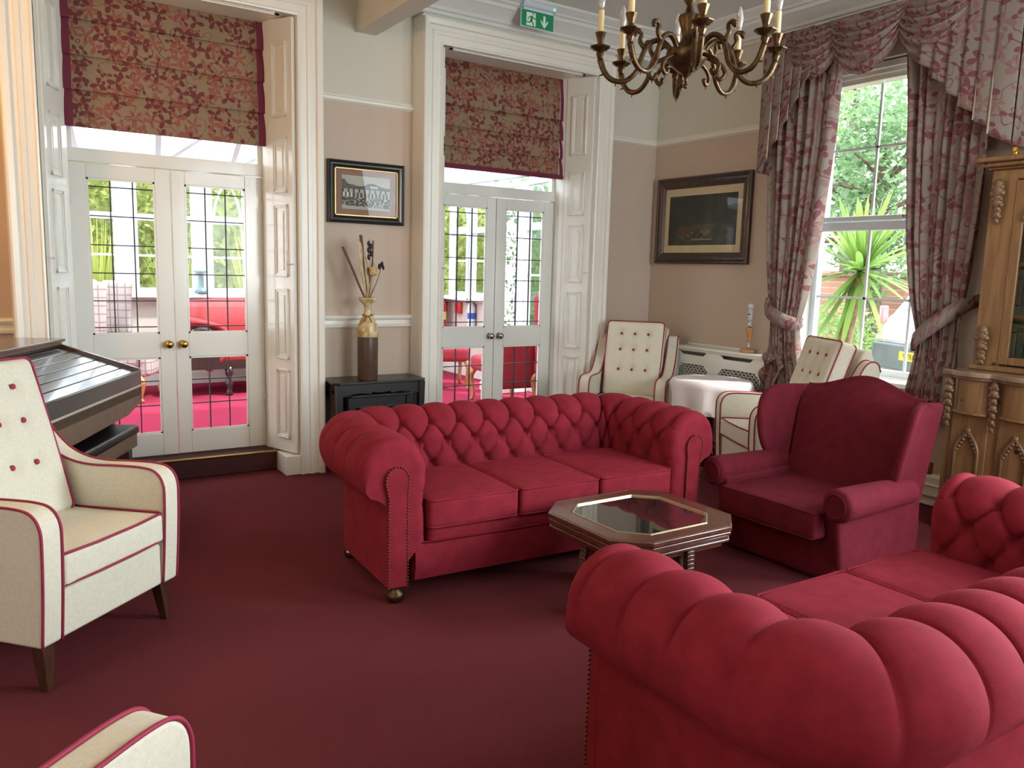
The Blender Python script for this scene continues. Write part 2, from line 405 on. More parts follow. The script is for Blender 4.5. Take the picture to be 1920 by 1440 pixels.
# cornice round the walls
CP = [(0, 3.345), (.018, 3.35), (.022, 3.372), (.04, 3.378), (.048, 3.40), (.075, 3.425), (.115, 3.455), (.13, 3.462), (.134, 3.485), (.155, 3.492), (.16, 3.505), (.19, 3.52), (.215, 3.535), (.22, ZC)]
m = MB(); n = len(CP)
vs = [(2.49, YF + .03 - d, z) for d, z in CP] + [(XB - d, YF + .03 - d, z) for d, z in CP] + [(XB - d, -1.2, z) for d, z in CP]
m.add(vs, [(s * n + i, s * n + i + 1, (s + 1) * n + i + 1, (s + 1) * n + i) for s in range(2) for i in range(n - 1)])
m.box(4.63, XB, YF + .03, YA + .01, 3.345, ZC); m.box(2.49, 2.8, YF + .03, YA + .01, 3.345, ZC)
structure('cornice', m, CEIL)
# picture rail, dado rail, baseboards
RP = [(0, 2.655), (.012, 2.66), (.03, 2.672), (.034, 2.688), (.02, 2.697), (.014, 2.712), (0, 2.716)]
def run(pts, prof):
    """pts: list of (x, y, nx, ny) stations; prof: (offset, z)"""
    m = MB(); n = len(prof); vs = [(x + nx * d, y + ny * d, z) for x, y, nx, ny in pts for d, z in prof]
    return m.add(vs, [(s * n + i, s * n + i + 1, (s + 1) * n + i + 1, (s + 1) * n + i) for s in range(len(pts) - 1) for i in range(n - 1)])
structure('trim_3', run([(2.03, YA, 0, -1), (2.797, YA, 0, -1)], RP), CASING)
structure('trim_4', run([(4.62, YA, 0, -1), (XB, YA, -1, -1), (XB, WY1 + .01, -1, 0)], RP).add(*(lambda q: (q.v, q.f))(run([(XB, WY0 - .01, -1, 0), (XB, -1.2, -1, 0)], RP))), CASING)
structure('trim_7', run([(-3.6, YA, 0, -1), (.14, YA, 0, -1)], RP), CASING)
DP = [(0, 1.04), (.02, 1.044), (.024, 1.062), (.012, 1.07), (.012, 1.095), (.03, 1.104), (.036, 1.118), (.03, 1.13), (0, 1.134)]
structure('trim_5', run([(2.03, YA, 0, -1), (2.797, YA, 0, -1)], DP), CASING)
structure('trim_6', run([(-3.6, YA, 0, -1), (.14, YA, 0, -1)], DP), CASING)
BP = [(.03, 0), (.03, .13), (.04, .14), (.02, .15), (.02, .19), (.01, .21), (0, .215)]
structure('baseboard_far', run([(4.63, YA, 0, -1), (XB, YA, 0, -1)], BP), GLOSSW)
structure('baseboard_alcove', run([(2.03, YA, 0, -1), (2.797, YA, 0, -1)], BP), GLOSSW)
structure('baseboard_left', run([(-3.6, YA, 0, -1), (.14, YA, 0, -1)], BP), GLOSSW)
structure('baseboard_right', run([(XB, YA, -1, 0), (XB, -1.2, -1, 0)], BP), GLOSSW)
m = MB().tube([(XB - .045, 3.9, .075), (XB - .045, 2.565, .075)], .011, 10)
tag(m.tube([(XB - .055, 3.9, .018), (XB - .055, 2.565, .018)], .012, 10).build('heating_pipes', GLOSSW, smooth=True), 'pair of thin white heating pipes along the skirting beside the pine bookcase', 'pipe')

# ------------------------------------------------------------------ right wall with its sash opening
WY0, WY1, WZ0, WZ1 = 2.86, 4.03, .79, 3.02
m = MB()
def wr(y0, y1, z0, z1):
    for a, b, mi in ((z0, min(z1, 2.68), 0), (max(z0, 2.68), z1, 1)):
        if b > a: m.box(XB, XB + .30, y0, y1, a, b, mi)
wr(-1.2, -.35, 0, ZC); wr(.85, WY0, 0, ZC); wr(-.35, .85, 0, .8); wr(-.35, .85, 2.98, ZC); wr(WY1, YA + .1, 0, ZC); wr(WY0, WY1, 0, WZ0); wr(WY0, WY1, WZ1, ZC)  # unseen opening nearer the camera is added to go with the right-hand daylight
structure('wall_right', m, [WALL_LO, WALL_HI])
win = thing('window_1', None, None); win['kind'] = 'structure'
XW = 5.50
m = MB()
def fr(y0, y1, z0, z1, w, x0=XW - .035, x1=XW + .035):
    m.box(x0, x1, y0, y0 + w, z0, z1); m.box(x0, x1, y1 - w, y1, z0, z1); m.box(x0, x1, y0 + w, y1 - w, z0, z0 + w); m.box(x0, x1, y0 + w, y1 - w, z1 - w, z1)
fr(WY0, WY1, WZ0 + .01, WZ1 - .01, .05)
m.box(XW - .035, XW + .035, WY0 + .05, WY1 - .05, 1.86, 1.925)
m.build('frame', UPVC, win, bevel=.006)
m = MB(); fr(WY0 + .055, WY1 - .055, 1.93, WZ1 - .065, .035, XW - .05, XW + .02)
m.build('top_sash', UPVC, win, bevel=.005)
m = MB()
for y in (3.575, 3.215):
    m.box(XW - .008, XW + .008, y - .009, y + .009, 1.97, 2.92); m.box(XW - .008, XW + .008, y - .009, y + .009, .85, 1.86)
m.box(XW - .008, XW + .008, WY0 + .08, WY1 - .08, 2.45, 2.468); m.box(XW - .008, XW + .008, WY0 + .05, WY1 - .05, 1.352, 1.37)
m.build('glazing_bars', UPVC, win)
MB().box(XW - .002, XW + .002, WY0 + .04, WY1 - .04, WZ0 + .05, WZ1 - .05).build('pane', GLASS, win)
m = MB().bar((XW - .06, 3.28, 1.955), (XW - .075, 3.16, 1.975), .016, .012); m.lathe([(.012, 0), (.012, .02)], 12, (XW - .07, 3.30, 1.945))
m.build('handle', CHROME, win, bevel=.002)
m = MB()
for i, (z, d) in enumerate(((2.965, 0), (2.935, .03), (2.90, .055))): m.box(XW - .17 + d, XW + .0, WY0, WY1, z, z + .045)
m.build('head_moulding', GLOSSW, win, bevel=.006)
structure('trim_8', MB().box(XB - .06, XW - .03, WY0 - .05, WY1 + .05, WZ0 - .03, WZ0 + .005), GLOSSW, bevel=.008)
m = MB(); 
for y in (WY0 - .001, WY1 - .011): m.box(XB + .005, XW - .02, y, y + .012, WZ0, WZ1)
structure('trim_9', m, GLOSSW)
# socket
s = thing('wall_socket', 'brown double socket on the wall above the skirting beside the pine bookcase', 'socket', (XB, 2.875, .245))
MB().box(-.012, 0, -.045, .045, -.045, .045).build('face_plate', M('bronze_plate', (140, 112, 74), .35, .7), s, bevel=.004)
m = MB().box(-.016, -.012, -.02, .02, -.01, .025); m.build('switch', M('socket_dark', (48, 40, 44), .5), s)

# ------------------------------------------------------------------ door bays
def rev_line(side, xf, xb, y0, y1):
    a = Vector((xf, y0, 0)); b = Vector((xb, y1, 0)); d = (b - a).normalized(); nrm = Vector((-side * d.y, side * d.x, 0))
    return a, b, d, nrm
def shutter(side, xf, xb, label, grp, plain=.0):
    """painted panelled shutter folded back against a splayed reveal; side +1 = right-hand reveal"""
    a, b, d, nrm = rev_line(side, xf, xb, YF + .05, YD - .02)
    # reveal lining behind it
    L = (b - a).length
    lm = MB()
    for (u0, u1, n0, n1) in ((0, L, -.05, 0.0),):
        p = [a + d * u0 + nrm * n0, a + d * u1 + nrm * n0, a + d * u1 + nrm * n1, a + d * u0 + nrm * n1]
        lm.prism([(q.x, q.y) for q in p], lambda x, y, z: (x, y, z), 0, 3.30)
    t = thing('window_shutter', label, 'shutter', (a.x, a.y, 0), 0, grp)
    def P(u, z, n): q = d * u + nrm * n; return (q.x, q.y, z)
    m = MB()
    m.prism([(.005, .15), (L * .72, .15), (L * .72, 3.14 + (0.02)), (.005, 3.135)], lambda u, z, n: P(u, z, n), .004, .032)
    m.build('leaf', GLOSSW, t, bevel=.003)
    m = MB(); m.prism([(L * .73, .15), (L * .86, .15), (L * .86, 3.165), (L * .73, 3.16)], lambda u, z, n: P(u, z, n), .004, .026)
    m.build('folding_leaf', GLOSSW, t, bevel=.003)
    for (z1, z0) in ((3.0, 2.50), (2.36, 1.99), (1.91, 1.41), (1.325, .825), (.75, .25)):
        u0, u1 = L * .17, L * .55; m = MB()
        for w, n0, n1 in ((.022, .03, .040), (.010, .04, .046)):
            for (p0, p1, q0, q1) in ((u0, u0 + w, z0, z1), (u1 - w, u1, z0, z1), (u0, u1, z0, z0 + w), (u0, u1, z1 - w, z1)):
                m.prism([(p0, q0), (p1, q0), (p1, q1), (p0, q1)], P, n0, n1)
        k = .045; m.prism([(u0 + k, z0 + k), (u1 - k, z0 + k), (u1 - k, z1 - k), (u0 + k, z1 - k)], P, .028, .037)
        m.build('moulded_panel', GLOSSW, t, bevel=.002)
    m = MB(); c = P(.035, 1.50, .04); m.ball(c, .008, 6); e = P(-.03, 1.50, .05); m.tube([c, e], .0035, 6)
    m.build('latch_hook', UPVC, t, smooth=True)
    return lm
lin = []
lin.append(shutter(-1, .318, .49, 'white panelled shutter on the left side of the wide left doors, behind the organ', 'panelled window shutters'))
lin.append(shutter(1, 1.85, 1.725, 'white panelled shutter between the wide left doors and the small framed photograph', 'panelled window shutters'))
lin.append(shutter(-1, 2.954, 3.11, 'white panelled shutter folded out of sight on the left of the narrower doors', 'panelled window shutters'))
lin.append(shutter(1, 4.455, 4.33, 'white panelled shutter with a dark edge gap, behind the cream chair by the radiator', 'panelled window shutters'))
mm = MB()
for l in lin: mm.add(l.v, l.f)
for (x0, x1, a, b) in ((.318, 1.85, .49, 1.725), (2.954, 4.455, 3.11, 4.33)):
    # soffit with a moulded panel and the white box head carrying the blind
    mm.add([(x0, YF + .03, 3.143), (x1, YF + .03, 3.143), (b, YD, 3.20), (a, YD, 3.20), (x0, YF + .03, 3.32), (x1, YF + .03, 3.32), (b, YD, 3.32), (a, YD, 3.32)],
           [(0, 1, 2, 3), (7, 6, 5, 4), (0, 3, 7, 4), (1, 5, 6, 2), (0, 4, 5, 1), (3, 2, 6, 7)])
    def S(u, v, d): # u 0..1 across, v 0..1 depth
        xl = x0 + (a - x0) * v; xr = x1 + (b - x1) * v
        return (xl + (xr - xl) * u, YF + .03 + (YD - YF - .03) * v, 3.143 + .057 * v - d)
    for (u0, u1, v0, v1) in ((.05, .95, .16, .20), (.05, .95, .52, .56), (.05, .07, .16, .56), (.93, .95, .16, .56)):
        mm.add([S(u0, v0, 0), S(u1, v0, 0), S(u1, v1, 0), S(u0, v1, 0), S(u0, v0, .012), S(u1, v0, .012), S(u1, v1, .012), S(u0, v1, .012)],
               [(0, 1, 2, 3), (7, 6, 5, 4), (0, 3, 7, 4), (1, 5, 6, 2), (0, 4, 5, 1), (3, 2, 6, 7)])
    mm.box(a - .03, b + .03, YD - .18, YD - .02, 3.155, 3.195); mm.box(a - .03, b + .03, YD - .20, YD - .18, 3.165, 3.19)
structure('trim_10', mm, GLOSSW)
lead_rows = (.052, .236, .42, .60, .78, .954)
nd = [0]
def door_leaf(x0, x1, gx0, gx1, knob_x, metal, rows):
    nd[0] += 1
    t = thing('door_%d' % nd[0], None, None, (0, 0, 0)); t['kind'] = 'structure'
    m = MB(); y0, y1 = YD, YD + .042
    z = (ZS + .008, .30, .835, 1.0, 2.02, 2.108)
    m.box(x0, gx0, y0, y1, z[0], z[5]); m.box(gx1, x1, y0, y1, z[0], z[5])
    for a, b in ((z[0], z[1]), (z[2], z[3]), (z[4], z[5])): m.box(gx0, gx1, y0, y1, a, b)
    m.build('door_frame', GLOSSW, t, bevel=.003)
    for (a, b, rr) in ((z[3], z[4], lead_rows), (z[1], z[2], (.31, .63))):
        bd = MB(); w = .012
        for yy0, yy1 in ((y0 + .004, y0 + .012),):
            bd.box(gx0, gx0 + w, yy0, yy1, a, b); bd.box(gx1 - w, gx1, yy0, yy1, a, b); bd.box(gx0, gx1, yy0, yy1, a, a + w); bd.box(gx0, gx1, yy0, yy1, b - w, b)
        bd.build('glazing_bead', GLOSSW, t)
        pn = MB().box(gx0, gx1, y0 + .018, y0 + .022, a, b).build('pane', GLASS, t)
        ld = MB()
        for f in (.335, .67): x = gx0 + (gx1 - gx0) * f; ld.box(x - .0035, x + .0035, y0 + .012, y0 + .026, a, b)
        for f in rr: q = b - (b - a) * f; ld.box(gx0, gx1, y0 + .0125, y0 + .0265, q - .0035, q + .0035)
        ld.build('leading', LEAD, pn)
    k = MB().lathe([(.026, 0), (.026, .004), (.010, .008), (.009, .022), (.019, .030), (.027, .040), (.028, .050), (.022, .060), (.008, .064)], 20)
    k.xf(Matrix.Translation((knob_x, YD, .927)) @ Matrix.Rotation(R(90), 4, 'X')); k.build('knob', metal, t, smooth=True)
    h = MB()
    hx = x0 + .004 if knob_x > (x0 + x1) / 2 else x1 - .004
    for q in (.45, 1.85): h.tube([(hx, YD - .006, q), (hx, YD - .006, q + .09)], .006, 8)
    h.build('hinge', GLOSSW, t, smooth=True)
for (a, s, b, g, metal) in ((.493, 1.104, 1.722, (.594, 1.004, 1.193, 1.60), BRASS), (3.113, 3.722, 4.330, (3.212, 3.628, 3.820, 4.222), CHROME)):
    door_leaf(a, s - .003, g[0], g[1], s - .048, metal, 0)
    door_leaf(s + .003, b, g[2], g[3], s + .048, metal, 0)
    # frame, transom and fanlight above the leaves
    m = MB()
    m.box(a - .06, a - .004, YD - .02, YD + .07, ZS, 3.3); m.box(b + .004, b + .06, YD - .02, YD + .07, ZS, 3.3)
    m.box(a - .004, b + .004, YD - .012, YD + .07, 2.114, 2.20); m.box(a - .004, b + .004, YD - .012, YD + .07, 3.12, 3.3)
    m.box(a - .004, a + .03, YD, YD + .05, 2.2, 3.12); m.box(b - .03, b + .004, YD, YD + .05, 2.2, 3.12)
    structure('trim_%d' % (11 if a < 1 else 12), m, GLOSSW, bevel=.003)
    w = thing('window_%d' % (2 if a < 1 else 3), None, None); w['kind'] = 'structure'
    MB().box(a, b, YD + .02, YD + .024, 2.19, 3.13).build('pane', GLASS, w)
    # carpeted step with a brass nosing
    st = MB().box(a - .16, b + .10, 5.74, YD + .1, .0, ZS)
    structure('floor_step_%d' % (1 if a < 1 else 2), st, LINO, bevel=.008)
    tag(MB().box(a - .1, b + .06, 5.733, 5.768, ZS - .004, ZS + .006).build('brass_nosing', BRASS, bevel=.002),
        'brass nosing along the dark step under the wide left doors' if a < 1 else 'brass nosing on the step under the narrower doors by the alcove', 'step nosing')
    structure('baseboard_%s' % ('left_bay' if a < 1 else 'right_bay'), MB().box(b + .02, b + .155, 5.52, 5.9, 0, .14).box(a - .19, a - .02, 5.52, 5.9, 0, .14), GLOSSW, bevel=.004)

# ------------------------------------------------------------------ roman blinds
def blind(x0, x1, ztop, seams, yb, bl, br, label, stag=0):
    t = thing('roman_blind', label, 'blind', (0, 0, 0), 0, 'roman blinds above the garden doors')
    zs = [ztop] + seams; 
    def Y(i, f): return yb - .012 - .022 * f - .01 * sin(pi * f) - .004 * i
    def strip(xa, xb, z0f, mt, nm, nu, off=0, uo=(0, 0)):
        m = MB()
        for i in range(len(zs) - 1):
            zt, zb = zs[i] + (.012 if i else 0), zs[i + 1]
            st = stag * i
            m.grid(nu, 10, lambda u, v: (xa + (xb - xa) * u - (st if nm == 'side_border' and xa > (x0 + x1) / 2 else 0) * 1, Y(i, v) + off + .003 * sin(u * 9 + i * 2) * v, zt + (zb - zt) * v),
                   uv=lambda u, v: (xa + (xb - xa) * u, zt + (zb - zt) * v - .0 + i * .0))
            m.grid(nu, 1, lambda u, v: (xa + (xb - xa) * u, Y(i, 1) + off + .003 * sin(u * 9 + i * 2) + .036 * v, zb + .001 * v), uv=lambda u, v: (xa + (xb - xa) * u, zb))
        m.build(nm, mt, t, smooth='auto')
    strip(x0 + bl, x1 - br, 'body', BLINDF, 'fabric', 30)
    strip(x0, x0 + bl, 'all', BORDER, 'side_border', 2, -.002)
    strip(x1 - br, x1, 'all', BORDER, 'side_border', 2, -.002)
    z0 = seams[-1]
    if x0 > 2: MB().grid(20, 2, lambda u, v: (x0 + (x1 - x0) * u, yb - .053, z0 - .002 + .037 * v)).build('hem_border', BORDER, t, solid=.006)
    m = MB().tube([(x1 + .012, yb - .02, ztop - .02), (x1 + .014, yb - .03, ztop - .5)], .002, 6); m.build('pull_cord', UPVC, t)
blind(.478, 1.735, 3.165, [2.965, 2.75, 2.54, 2.318], 5.885, .052, .062, 'patterned roman blind over the wide left doors, daylight under its hem')
blind(3.10, 4.338, 3.165, [2.80, 2.635, 2.475, 2.305], 5.88, .04, .045, 'patterned roman blind over the narrower doors beneath the green exit sign')

# ------------------------------------------------------------------ exit sign
t = thing('exit_sign', 'green emergency exit sign with running figure and arrow, above the narrower doors', 'exit sign', (3.68, 5.345, 3.405))
MB().box(-.156, .156, 0, .006, -.065, .066).build('sign_edge', UPVC, t, bevel=.002)
MB().box(-.149, .149, -.003, 0, -.058, .06).build('sign_face', M('exit_green', (20, 142, 88), .4, var=.01), t)
m = MB(); e = -.0045
def pl(pts): m.prism(pts, lambda a, b, d: (a, d, b), e, -.003)
pl([(-.105, -.05), (-.02, -.05), (-.02, .045), (-.105, .045)])
m.build('door_symbol', M('sign_white', (226, 236, 230), .5, var=.0), t); m = MB()
pl([(.052, .04), (.072, .04), (.072, -.015), (.095, .012), (.095, -.008), (.062, -.05), (.029, -.008), (.029, .012), (.052, -.015)])
m.build('arrow_symbol', bpy.data.materials['sign_white'], t)
m = MB(); e2 = -.006
m.tube([(-.050, e2, .033), (-.049, e2, .034)], .009, 12)
for a, b, w in (((-.056, .02), (-.062, -.014), .017), ((-.058, .02), (-.036, .004), .008), ((-.036, .004), (-.018, .004), .007), ((-.06, .02), (-.08, .012), .008), ((-.08, .012), (-.092, -.006), .007),
                ((-.062, -.012), (-.046, -.03), .010), ((-.046, -.03), (-.04, -.05), .009), ((-.064, -.012), (-.078, -.028), .010), ((-.078, -.028), (-.105, -.026), .008)):
    m.bar((a[0], e2, a[1]), (b[0], e2, b[1]), w, .002, up=(0, 1, 0))
m.build('running_figure', bpy.data.materials['exit_green'], t)
m = MB().tube([(-.15, .0, .105), (.16, .0, .105)], .036, 14, flat=.8); m.box(-.13, .14, -.005, .03, .06, .09); m.box(-.03, .03, -.0, .04, .10, .142)
m.build('lamp_housing', UPVC, t, smooth='auto')
MB().ball((.135, -.03, .095), .010, 6).build('indicator_light', M('green_led', (90, 255, 150), .3, emit=1.2), t, smooth=True)
# ================================================================== CONSERVATORY AND GARDEN
CX = 5.15; CY = 9.45
structure('floor_conservatory', MB().box(-3, CX, 6.04, CY, ZS - .1, ZS - .002), CARPET2)
CW = M('sunroom_wall', (204, 194, 184), .8, var=.03)
structure('wall_sunroom', MB().box(-3, CX + .1, CY, CY + .12, 0, 1.10).box(CX, CX + .12, 8.28, CY, 0, 1.10).box(CX, CX + .12, 5.98, 6.55, 0, 2.4), CW)
structure('baseboard_sunroom', MB().box(-3, CX, CY - .02, CY, ZS, ZS + .13).box(CX - .02, CX, 8.28, CY, ZS, ZS + .13), GLOSSW)
structure('trim_13', MB().box(-3, CX, CY - .12, CY + .02, 1.10, 1.15).box(CX - .12, CX + .02, 8.28, CY, 1.10, 1.15), GLOSSW, bevel=.01)
nw = [3]
def cwin(p0, p1, z0, z1, ztr, arch=False, mid=None):
    """upvc window between two ground points, with a transom at ztr and gothic bars in the top light"""
    nw[0] += 1; t = thing('window_%d' % nw[0], None, None); t['kind'] = 'structure'
    a, b = Vector(p0 + (0,)), Vector(p1 + (0,)); d = (b - a); L = d.length; d.normalize(); nn = Vector((-d.y, d.x, 0))
    def bx(m, u0, u1, q0, q1, h=.035):
        m.obox(a + d * (u0 + u1) / 2 + Vector((0, 0, (q0 + q1) / 2)), d * (u1 - u0) / 2, nn * h, Vector((0, 0, (q1 - q0) / 2)))
    m = MB(); w = .055
    bx(m, 0, w, z0, z1); bx(m, L - w, L, z0, z1); bx(m, w, L - w, z0, z0 + w); bx(m, w, L - w, z1 - w, z1); bx(m, w, L - w, ztr - .035, ztr + .035)
    m.build('frame', UPVC, t)
    m = MB()
    if mid: bx(m, w, L - w, mid - .012, mid + .012, .01)
    if arch:
        c = L / 2; h = L - 2 * w - .05; hh = min(z1 - ztr - .1, .42)
        for sg in (-1, 1):
            pts = [a + d * (c + sg * h / 2 * (1 - (k / 10) ** 1.8)) + Vector((0, 0, ztr + .03 + hh * (k / 10) ** .9)) for k in range(11)]
            m.tube(pts, .013, 6)
        bx(m, w, L - w, ztr + .03, ztr + .05, .01)
    if m.v: m.build('glazing_bars', UPVC, t)
    m = MB(); bx(m, w, L - w, z0 + w, z1 - w, .002); m.build('pane', GLASS, t)
# far side of the sunroom
xs = [-2.6, -1.75, -.9, -.05, .62, 1.24, 1.36, 2.02, 2.13, 2.58, 2.72, 3.45, 4.15, 4.85, 5.12]
for a, b in zip(xs, xs[1:]):
    if b - a < .2: continue
    cwin((a, CY + .04), (b, CY + .04), 1.15, 2.55, 1.955, arch=(abs(a - 2.13) < .01 or a < 0 or a > 3), mid=1.55)
structure('trim_14', MB().box(1.24, 1.36, CY, CY + .1, 1.1, 2.6).box(2.02, 2.13, CY, CY + .1, 1.1, 2.6).box(2.58, 2.72, CY, CY + .1, 1.1, 2.6).box(-3, CX + .1, CY - .02, CY + .12, 2.55, 2.65).box(CX - .02, CX + .1, 6, CY, 2.55, 2.65), UPVC)
cwin((CX + .04, 9.38), (CX + .04, 8.88), 1.15, 2.55, 1.98, arch=True, mid=1.6)
cwin((CX + .04, 8.84), (CX + .04, 8.30), 1.15, 2.55, 1.98, arch=False, mid=1.6)
# glazed garden doors on the side
for (p0, p1) in (((CX + .04, 8.24), (CX + .04, 7.72)), ((CX + .04, 7.62), (CX - .02, 7.05)), ((CX + .04, 7.0), (CX + .04, 6.6))):
    cwin(p0, p1, ZS, 2.5, 1.98, arch=True, mid=.0 or 1.45)
nd[0] += 1
hd = MB()
for y in (7.78, 7.58):
    hd.bar((CX - .01, y, 1.02), (CX - .01, y, 1.24), .03, .012); hd.bar((CX - .04, y, 1.17), (CX - .04, y + .12, 1.15), .018, .018)
o = hd.build('door_handles', UPVC); o['kind'] = 'structure'; o.name = 'trim_15'
# roof: white rafters, translucent glazing between them
def zr(y): return 3.35 - (y - 6.0) * .21
m = MB()
x = -2.8
while x < 5.3:
    m.bar((x, 6.0, zr(6.0)), (x + (.55 if x < 2.6 else -.9), 9.5, zr(9.5)), .055, .06); x += .78
m.bar((-3, 6.02, 3.30), (5.2, 6.02, 3.30), .08, .16)
m.bar((3.6, 7.9, 2.80), (5.3, 6.3, 2.74), .10, .30)
structure('roof_rafters', m, UPVC)
MB_r = MB().add([(-3, 6, 3.4), (5.3, 6, 3.4), (5.3, 9.6, 3.4 - 3.6 * .21), (-3, 9.6, 3.4 - 3.6 * .21)], [(0, 1, 2, 3)])
structure('roof_glazing', MB_r, glass_mat('roof_glass', (.80, .84, .87), .04))
# sunroom furniture -------------------------------------------------
TART = check_mat('tartan_wool', (180, 170, 166), (96, 72, 84), 13)
HONEY = wood_mat('honey_leg', (186, 128, 80), (150, 96, 56), .35, (4, 4, 4), coat=.4)
REDV = M('red_velvet', (164, 36, 42), .6, var=.15, vs=9, sheen=.4)
PINKV = M('red_cloth_seat', (164, 40, 56), .75, var=.08, vs=9)
CARVW = M('carved_ebony', (58, 36, 34), .35, var=.4, vs=60, coat=.4)
def cabriole(mb, x, y, z0, z1, dx, dy, r=.028):
    pts = [(x, y, z1), (x + dx * .9, y + dy * .9, z1 - (z1 - z0) * .22), (x + dx * .7, y + dy * .7, z1 - (z1 - z0) * .5), (x + dx * .35, y + dy * .35, z0 + (z1 - z0) * .18), (x + dx * .6, y + dy * .6, z0 + .02), (x + dx * .9, y + dy * .9, z0 + .012)]
    sp = spline(pts, 5); n = len(sp); mb.tube(sp, [r * (1.25 if i < n * .25 else 1.25 - .7 * (i / n)) if i < n * .82 else r * .75 for i in range(n)], 8)
t = thing('tartan_armchair', 'pale tartan wing armchair seen through the left leaf of the wide doors', 'armchair', (1.08, 8.72, ZS), R(64))
ob = rounded_box(.35, .07, .36, .05, 4, lambda p: (p.x * (1 - .1 * (p.z > 0)), p.y + .30 + .06 * p.z, p.z + .80)).build('backrest', TART, t, smooth=True); weld(ob)
for s in (-1, 1):
    weld(rounded_box(.045, .15, .27, .04, 3, lambda p: (p.x + s * .35, p.y + .12 - .25 * max(0, p.z) * .3, p.z + .88)).build('wing', TART, t, smooth=True))
    weld(rounded_box(.06, .31, .13, .05, 3, lambda p: (p.x + s * .33, p.y - .02, p.z + .48)).build('arm', TART, t, smooth=True))
    for yy in (-.28, .3):
        m = MB(); cabriole(m, s * .30, yy, 0, .26, s * .03, -.05 if yy < 0 else .03); m.build('leg', HONEY, t, smooth=True)
weld(rounded_box(.33, .36, .10, .05, 4, lambda p: (p.x, p.y - .04, p.z + .35)).build('seat', TART, t, smooth=True))
t = thing('chaise_sofa', 'red velvet sofa with carved dark scroll arm seen through the wide doors', 'sofa', (2.60, 8.78, ZS))
def top(x): return .93 + .04 * cos((x + .15) * 2.4)
m = MB().grid(30, 10, lambda u, v: (-.78 + 1.9 * u, .30 - .06 * sin(pi * v) + .1 * v, .40 + (top(-.78 + 1.9 * u) - .40) * v)).grid(30, 3, lambda u, v: (-.78 + 1.9 * u, .40 + .12 * v, top(-.78 + 1.9 * u) - .02 * v * v))
m.build('backrest', REDV, t, smooth=True, solid=.02)
weld(rounded_box(.95, .34, .09, .05, 6, lambda p: (p.x + .17, p.y, p.z + .42)).build('seat', REDV, t, smooth=True))
# scrolled arm: red pad over a carved ring
arc = [(-.78 + .34 * sin(k / 14 * pi * .95 - .15) * 1.0 + 0.0, -.34, .40 + .36 * cos(k / 14 * pi * .62)) for k in range(15)]
m = MB().tube([(p[0] - .05, -.32 + .62 * 0, p[2]) for p in arc], .03, 8); m.build('arm_piping', REDV, t, smooth=True)
m = MB().grid(14, 4, lambda u, v: (arc[int(u * 14 + .5)][0] - .05, -.34 + .66 * v, arc[int(u * 14 + .5)][2] - .0)); m.build('arm_pad', REDV, t, smooth=True, solid=.05)
m = MB()
m.tube([(-.78 + .13 * cos(a * pi / 12), -.36, .56 + .13 * sin(a * pi / 12)) for a in range(24)], .028, 8, closed=True)
for k in range(10): a = k * pi / 5; m.ball((-.78 + .075 * cos(a), -.37, .56 + .075 * sin(a)), .024, 6)
m.box(-1.0, 1.1, -.37, -.33, .28, .36); m.box(-1.0, -.62, -.37, .3, .36, .42)
m.build('carved_frame', CARVW, t, smooth='auto')
for x in (-.86, -.52, .55, 1.0):
    m = MB().lathe([(.032, 0), (.04, .02), (.024, .05), (.036, .10), (.042, .14), (.02, .18), (.038, .22), (.045, .30)], 12, (x, -.33 if x != -.86 else .25, 0)); m.build('leg', CARVW, t, smooth=True)
# candle holder on the far sill
t = tag(MB().lathe([(.07, 0), (.075, .01), (.05, .04), (.028, .08), (.03, .16), (.024, .20), (.05, .225), (.075, .235), (.075, .25), (.04, .252)], 20, (2.03, 9.38, 1.15)).build('candle_holder', M('teal_glaze', (44, 92, 100), .2, coat=.6), smooth=True),
        'dark teal candle holder on the sunroom window sill behind the red sofa', 'candle holder')
# red dining style chair by the side window and red square-backed chair
def sidechair(name, label, loc, rz, h, lo=.42):
    t = thing(name, label, 'chair', loc, rz, 'red chairs in the sunroom')
    weld(rounded_box(.26, .05, (h - lo) / 2, .045, 4, lambda p: (p.x, p.y + .24 + .08 * p.z, p.z + lo + (h - lo) / 2)).build('backrest', PINKV, t, smooth=True))
    weld(rounded_box(.27, .27, .08, .05, 4, lambda p: (p.x, p.y, p.z + .40)).build('seat', PINKV, t, smooth=True))
    for s in (-1, 1):
        for yy in (-.22, .24):
            m = MB(); cabriole(m, s * .22, yy, 0, .34, s * .03, -.04 if yy < 0 else .04, .024); m.build('leg', HONEY, t, smooth=True)
sidechair('upholstered_chair', 'red chair half hidden by the meeting stiles, near the sunroom side wall', (4.40, 8.10, ZS), R(-20), .62)
sidechair('upholstered_chair', 'square red chair back filling the lower pane of the narrower doors', (4.47, 6.92, ZS), R(176), .66, .17)
sidechair('upholstered_chair', 'red chair seen edge on through the far right upper pane of the narrower doors', (4.86, 6.31, ZS + 0), R(0), 1.13)
# white lace cloth on a low table
t = thing('low_table', 'low table under the white lace cloth in the sunroom', 'table', (4.86, 7.52, ZS))
MB().box(-.20, .22, -.15, .2, .0, .10).build('plinth', GLOSSW, t, bevel=.01)
